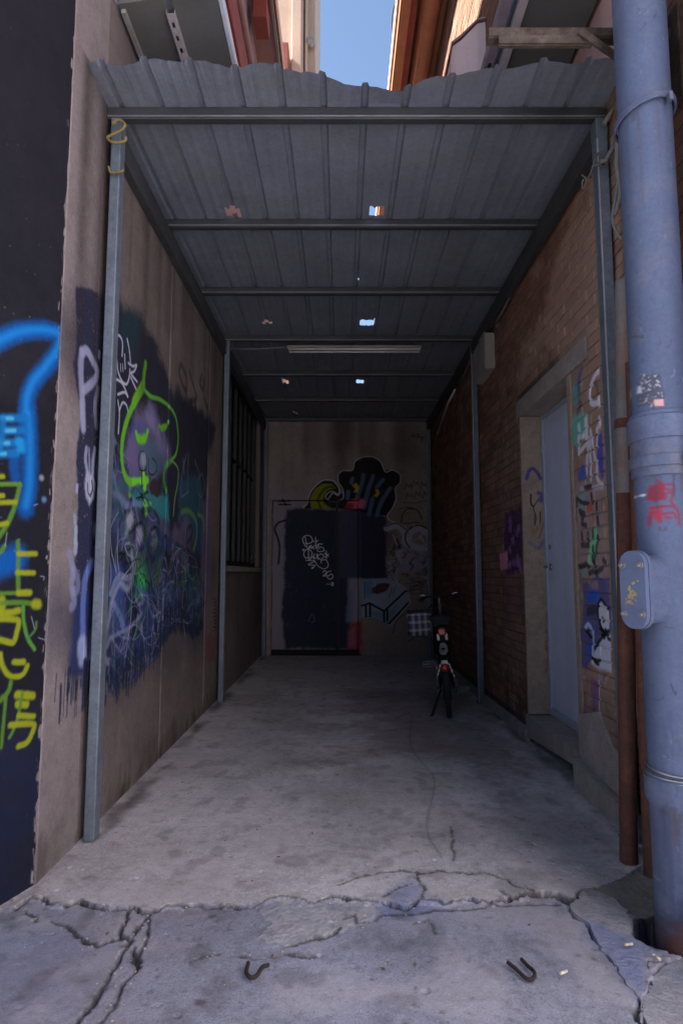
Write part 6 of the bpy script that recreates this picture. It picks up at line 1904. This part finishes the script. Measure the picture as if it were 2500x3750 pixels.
gv = nmath('ADD', nmath('MULTIPLY', lines(sp_.outputs['X'], .055, (0.5, .5085, .4915), .0009), .5), nmath('MULTIPLY', lines(sp_.outputs['Z'], .07, (.5, .5085, .4915), .0009), .5))
cr = N_.new('ShaderNodeMix'); cr.data_type = 'RGBA'
L_n.new(gv, cr.inputs[0]); cr.inputs[6].default_value = (.016, .017, .03, 1); cr.inputs[7].default_value = (.75, .75, .85, 1)
L_n.new(cr.outputs[2], bs_.inputs['Base Color'])
bag = bpy.data.objects.new('pannier_bag', None); C.objects.link(bag)
tag(bag, 'navy and white plaid bag hanging at the left of the bicycle saddle', 'bag')
mb = MB()
rows = []
for k, z in enumerate((.0, .015, .08, .16, .20, .215)):
    wx, wy = (.085, .05) if k in (0, 5) else (.105, .07)
    rows.append([mb.bm.verts.new((math.copysign(abs(math.cos(a_)) ** .4, math.cos(a_)) * wx * (1 + .04 * math.sin(3 * a_ + k)), math.copysign(abs(math.sin(a_)) ** .5, math.sin(a_)) * wy, z)) for a_ in np.linspace(0, 2 * math.pi, 28, endpoint=False)])
for a_, b_ in zip(rows, rows[1:]):
    for k in range(28): f = mb.bm.faces.new((a_[k], a_[(k + 1) % 28], b_[(k + 1) % 28], b_[k])); f.smooth = True
mb.bm.faces.new(rows[0][::-1]); mb.bm.faces.new(rows[-1])
mb.build('pouch', m_plaid, bag)
MB().box((-.10, -.06, .205), (.13, .06, .235), .012, seg=2).build('flap', m_black, bag)
MB().tube([(.08, 0, .22), (.13, .02, .27), (.17, .05, .24)], .008, 6).build('strap', m_black, bag)
bag.location = (HX - .235, HY + .16, .685); bag.rotation_euler = (0, math.radians(-3), math.radians(3))

# ------------------------------------------------------------------ litter
def bent_wire(px, lab, r):
    pts = [on_z(u, v, .004) for u, v in px]
    o = MB().tube(smooth_line([(p.x, p.y, p.z + dz) for p, dz in zip(pts, (.004, .001, 0, .001, .006, .0, 0))]), r, 7).build('bent_wire', m_dark_wire)
    tag(o, lab, 'bent wire')


bent_wire(q1([(1140, 790), (1132, 830), (1150, 852), (1178, 846), (1205, 815), (1232, 795)]), 'dark hooked wire lying on the pavement, left of the other one', .0065)
bent_wire(q2([(762, 788), (800, 815), (845, 855), (878, 860), (885, 838), (855, 800), (825, 768)]), 'rusty wire bent into a narrow U on the right of the pavement', .006)


def butt(px, ang, lab, two=True):
    p = on_z(*px, .012)
    d_ = Vector((math.cos(ang), math.sin(ang), 0))
    e = empty('cigarette_butt', p, lab, 'cigarette butt')
    MB().tube([p - d_ * .016, p + d_ * .004], .0042, 8).build('filter', m_paper, e)
    MB().tube([p + d_ * .0042, p + d_ * .014], .0042, 8).build('paper', m_paper, e)


butt(q2([(1318, 700)])[0], .2, 'tan cigarette butt on the blue-dusted broken chunk')
butt(q2([(1443, 757)])[0], 1.9, 'white cigarette butt near the foot of the drainpipe', False)
butt(q2([(1020, 828)])[0], .5, 'pinkish cigarette butt on the pavement right of the U-shaped wire')
st_v, st_f = [], []
rr_ = random.Random(3)


def pebble(x, y, r, z=0.0):
    n0 = len(st_v)
    j = int(np.clip((y - GY0) / GS, 0, ny - 1)); i = int(np.clip((x - GX0) / GS, 0, nx - 1))
    z0 = float(Hh[j, i]) if y < GY1 else 0
    q = [(1, 0, 0), (-1, 0, 0), (0, 1, 0), (0, -1, 0), (0, 0, .7), (0, 0, -.7), (.6, .6, .3), (-.6, .6, .2), (.6, -.6, .25), (-.6, -.6, .3)]
    bm = bmesh.new()
    for a_ in q: bm.verts.new((x + a_[0] * r * rr_.uniform(.7, 1.3), y + a_[1] * r * rr_.uniform(.7, 1.3), z0 + r * .3 + a_[2] * r))
    h = bmesh.ops.convex_hull(bm, input=bm.verts)
    bm.verts.ensure_lookup_table(); bm.verts.index_update()
    for v in bm.verts: st_v.append(tuple(v.co))
    for f in bm.faces: st_f.append(tuple(n0 + v.index for v in f.verts))
    bm.free()


for pts, wd, dp in CRACKS:
    for (ax, ay), (bx, by) in zip(pts, pts[1:]):
        for _ in range(2):
            k = rr_.random()
            pebble(ax + (bx - ax) * k + rr_.uniform(-.03, .03), ay + (by - ay) * k + rr_.uniform(-.03, .03), rr_.uniform(.0015, .005))
for _ in range(260): pebble(rr_.uniform(-1.2, 1.3), rr_.uniform(1.7, 3.1), rr_.uniform(.0012, .0032))
for _ in range(40): pebble(1.27 + rr_.uniform(-.06, .05), 2.05 + rr_.uniform(-.09, .09), rr_.uniform(.005, .016))
for _ in range(60): pebble(rr_.choice((-1.16, 1.37)) + rr_.uniform(-.02, .02), rr_.uniform(2.7, 6), rr_.uniform(.002, .006))
o = raw('gravel', st_v, st_f, m_pebble)
tag(o, kind='stuff')
mb = MB()
for _ in range(46):
    x, y = rr_.uniform(-1.0, 1.25), rr_.uniform(1.75, 4.2)
    j = int(np.clip((y - GY0) / GS, 0, ny - 1)); i = int(np.clip((x - GX0) / GS, 0, nx - 1))
    z = (float(Hh[j, i]) if y < GY1 else .003) + .003
    a_ = rr_.random() * 6.3; l = rr_.uniform(.005, .014)
    d1 = Vector((math.cos(a_), math.sin(a_), 0)) * l; d2 = Vector((-math.sin(a_), math.cos(a_), 0)) * l * .4
    p = Vector((x, y, z))
    mb.bm.faces.new([mb.bm.verts.new(p - d1), mb.bm.verts.new(p + d2 + Vector((0, 0, .003))), mb.bm.verts.new(p + d1 + Vector((0, 0, .002))), mb.bm.verts.new(p - d2)])
o = mb.build('leaf_litter', m_leaf); tag(o, kind='stuff')
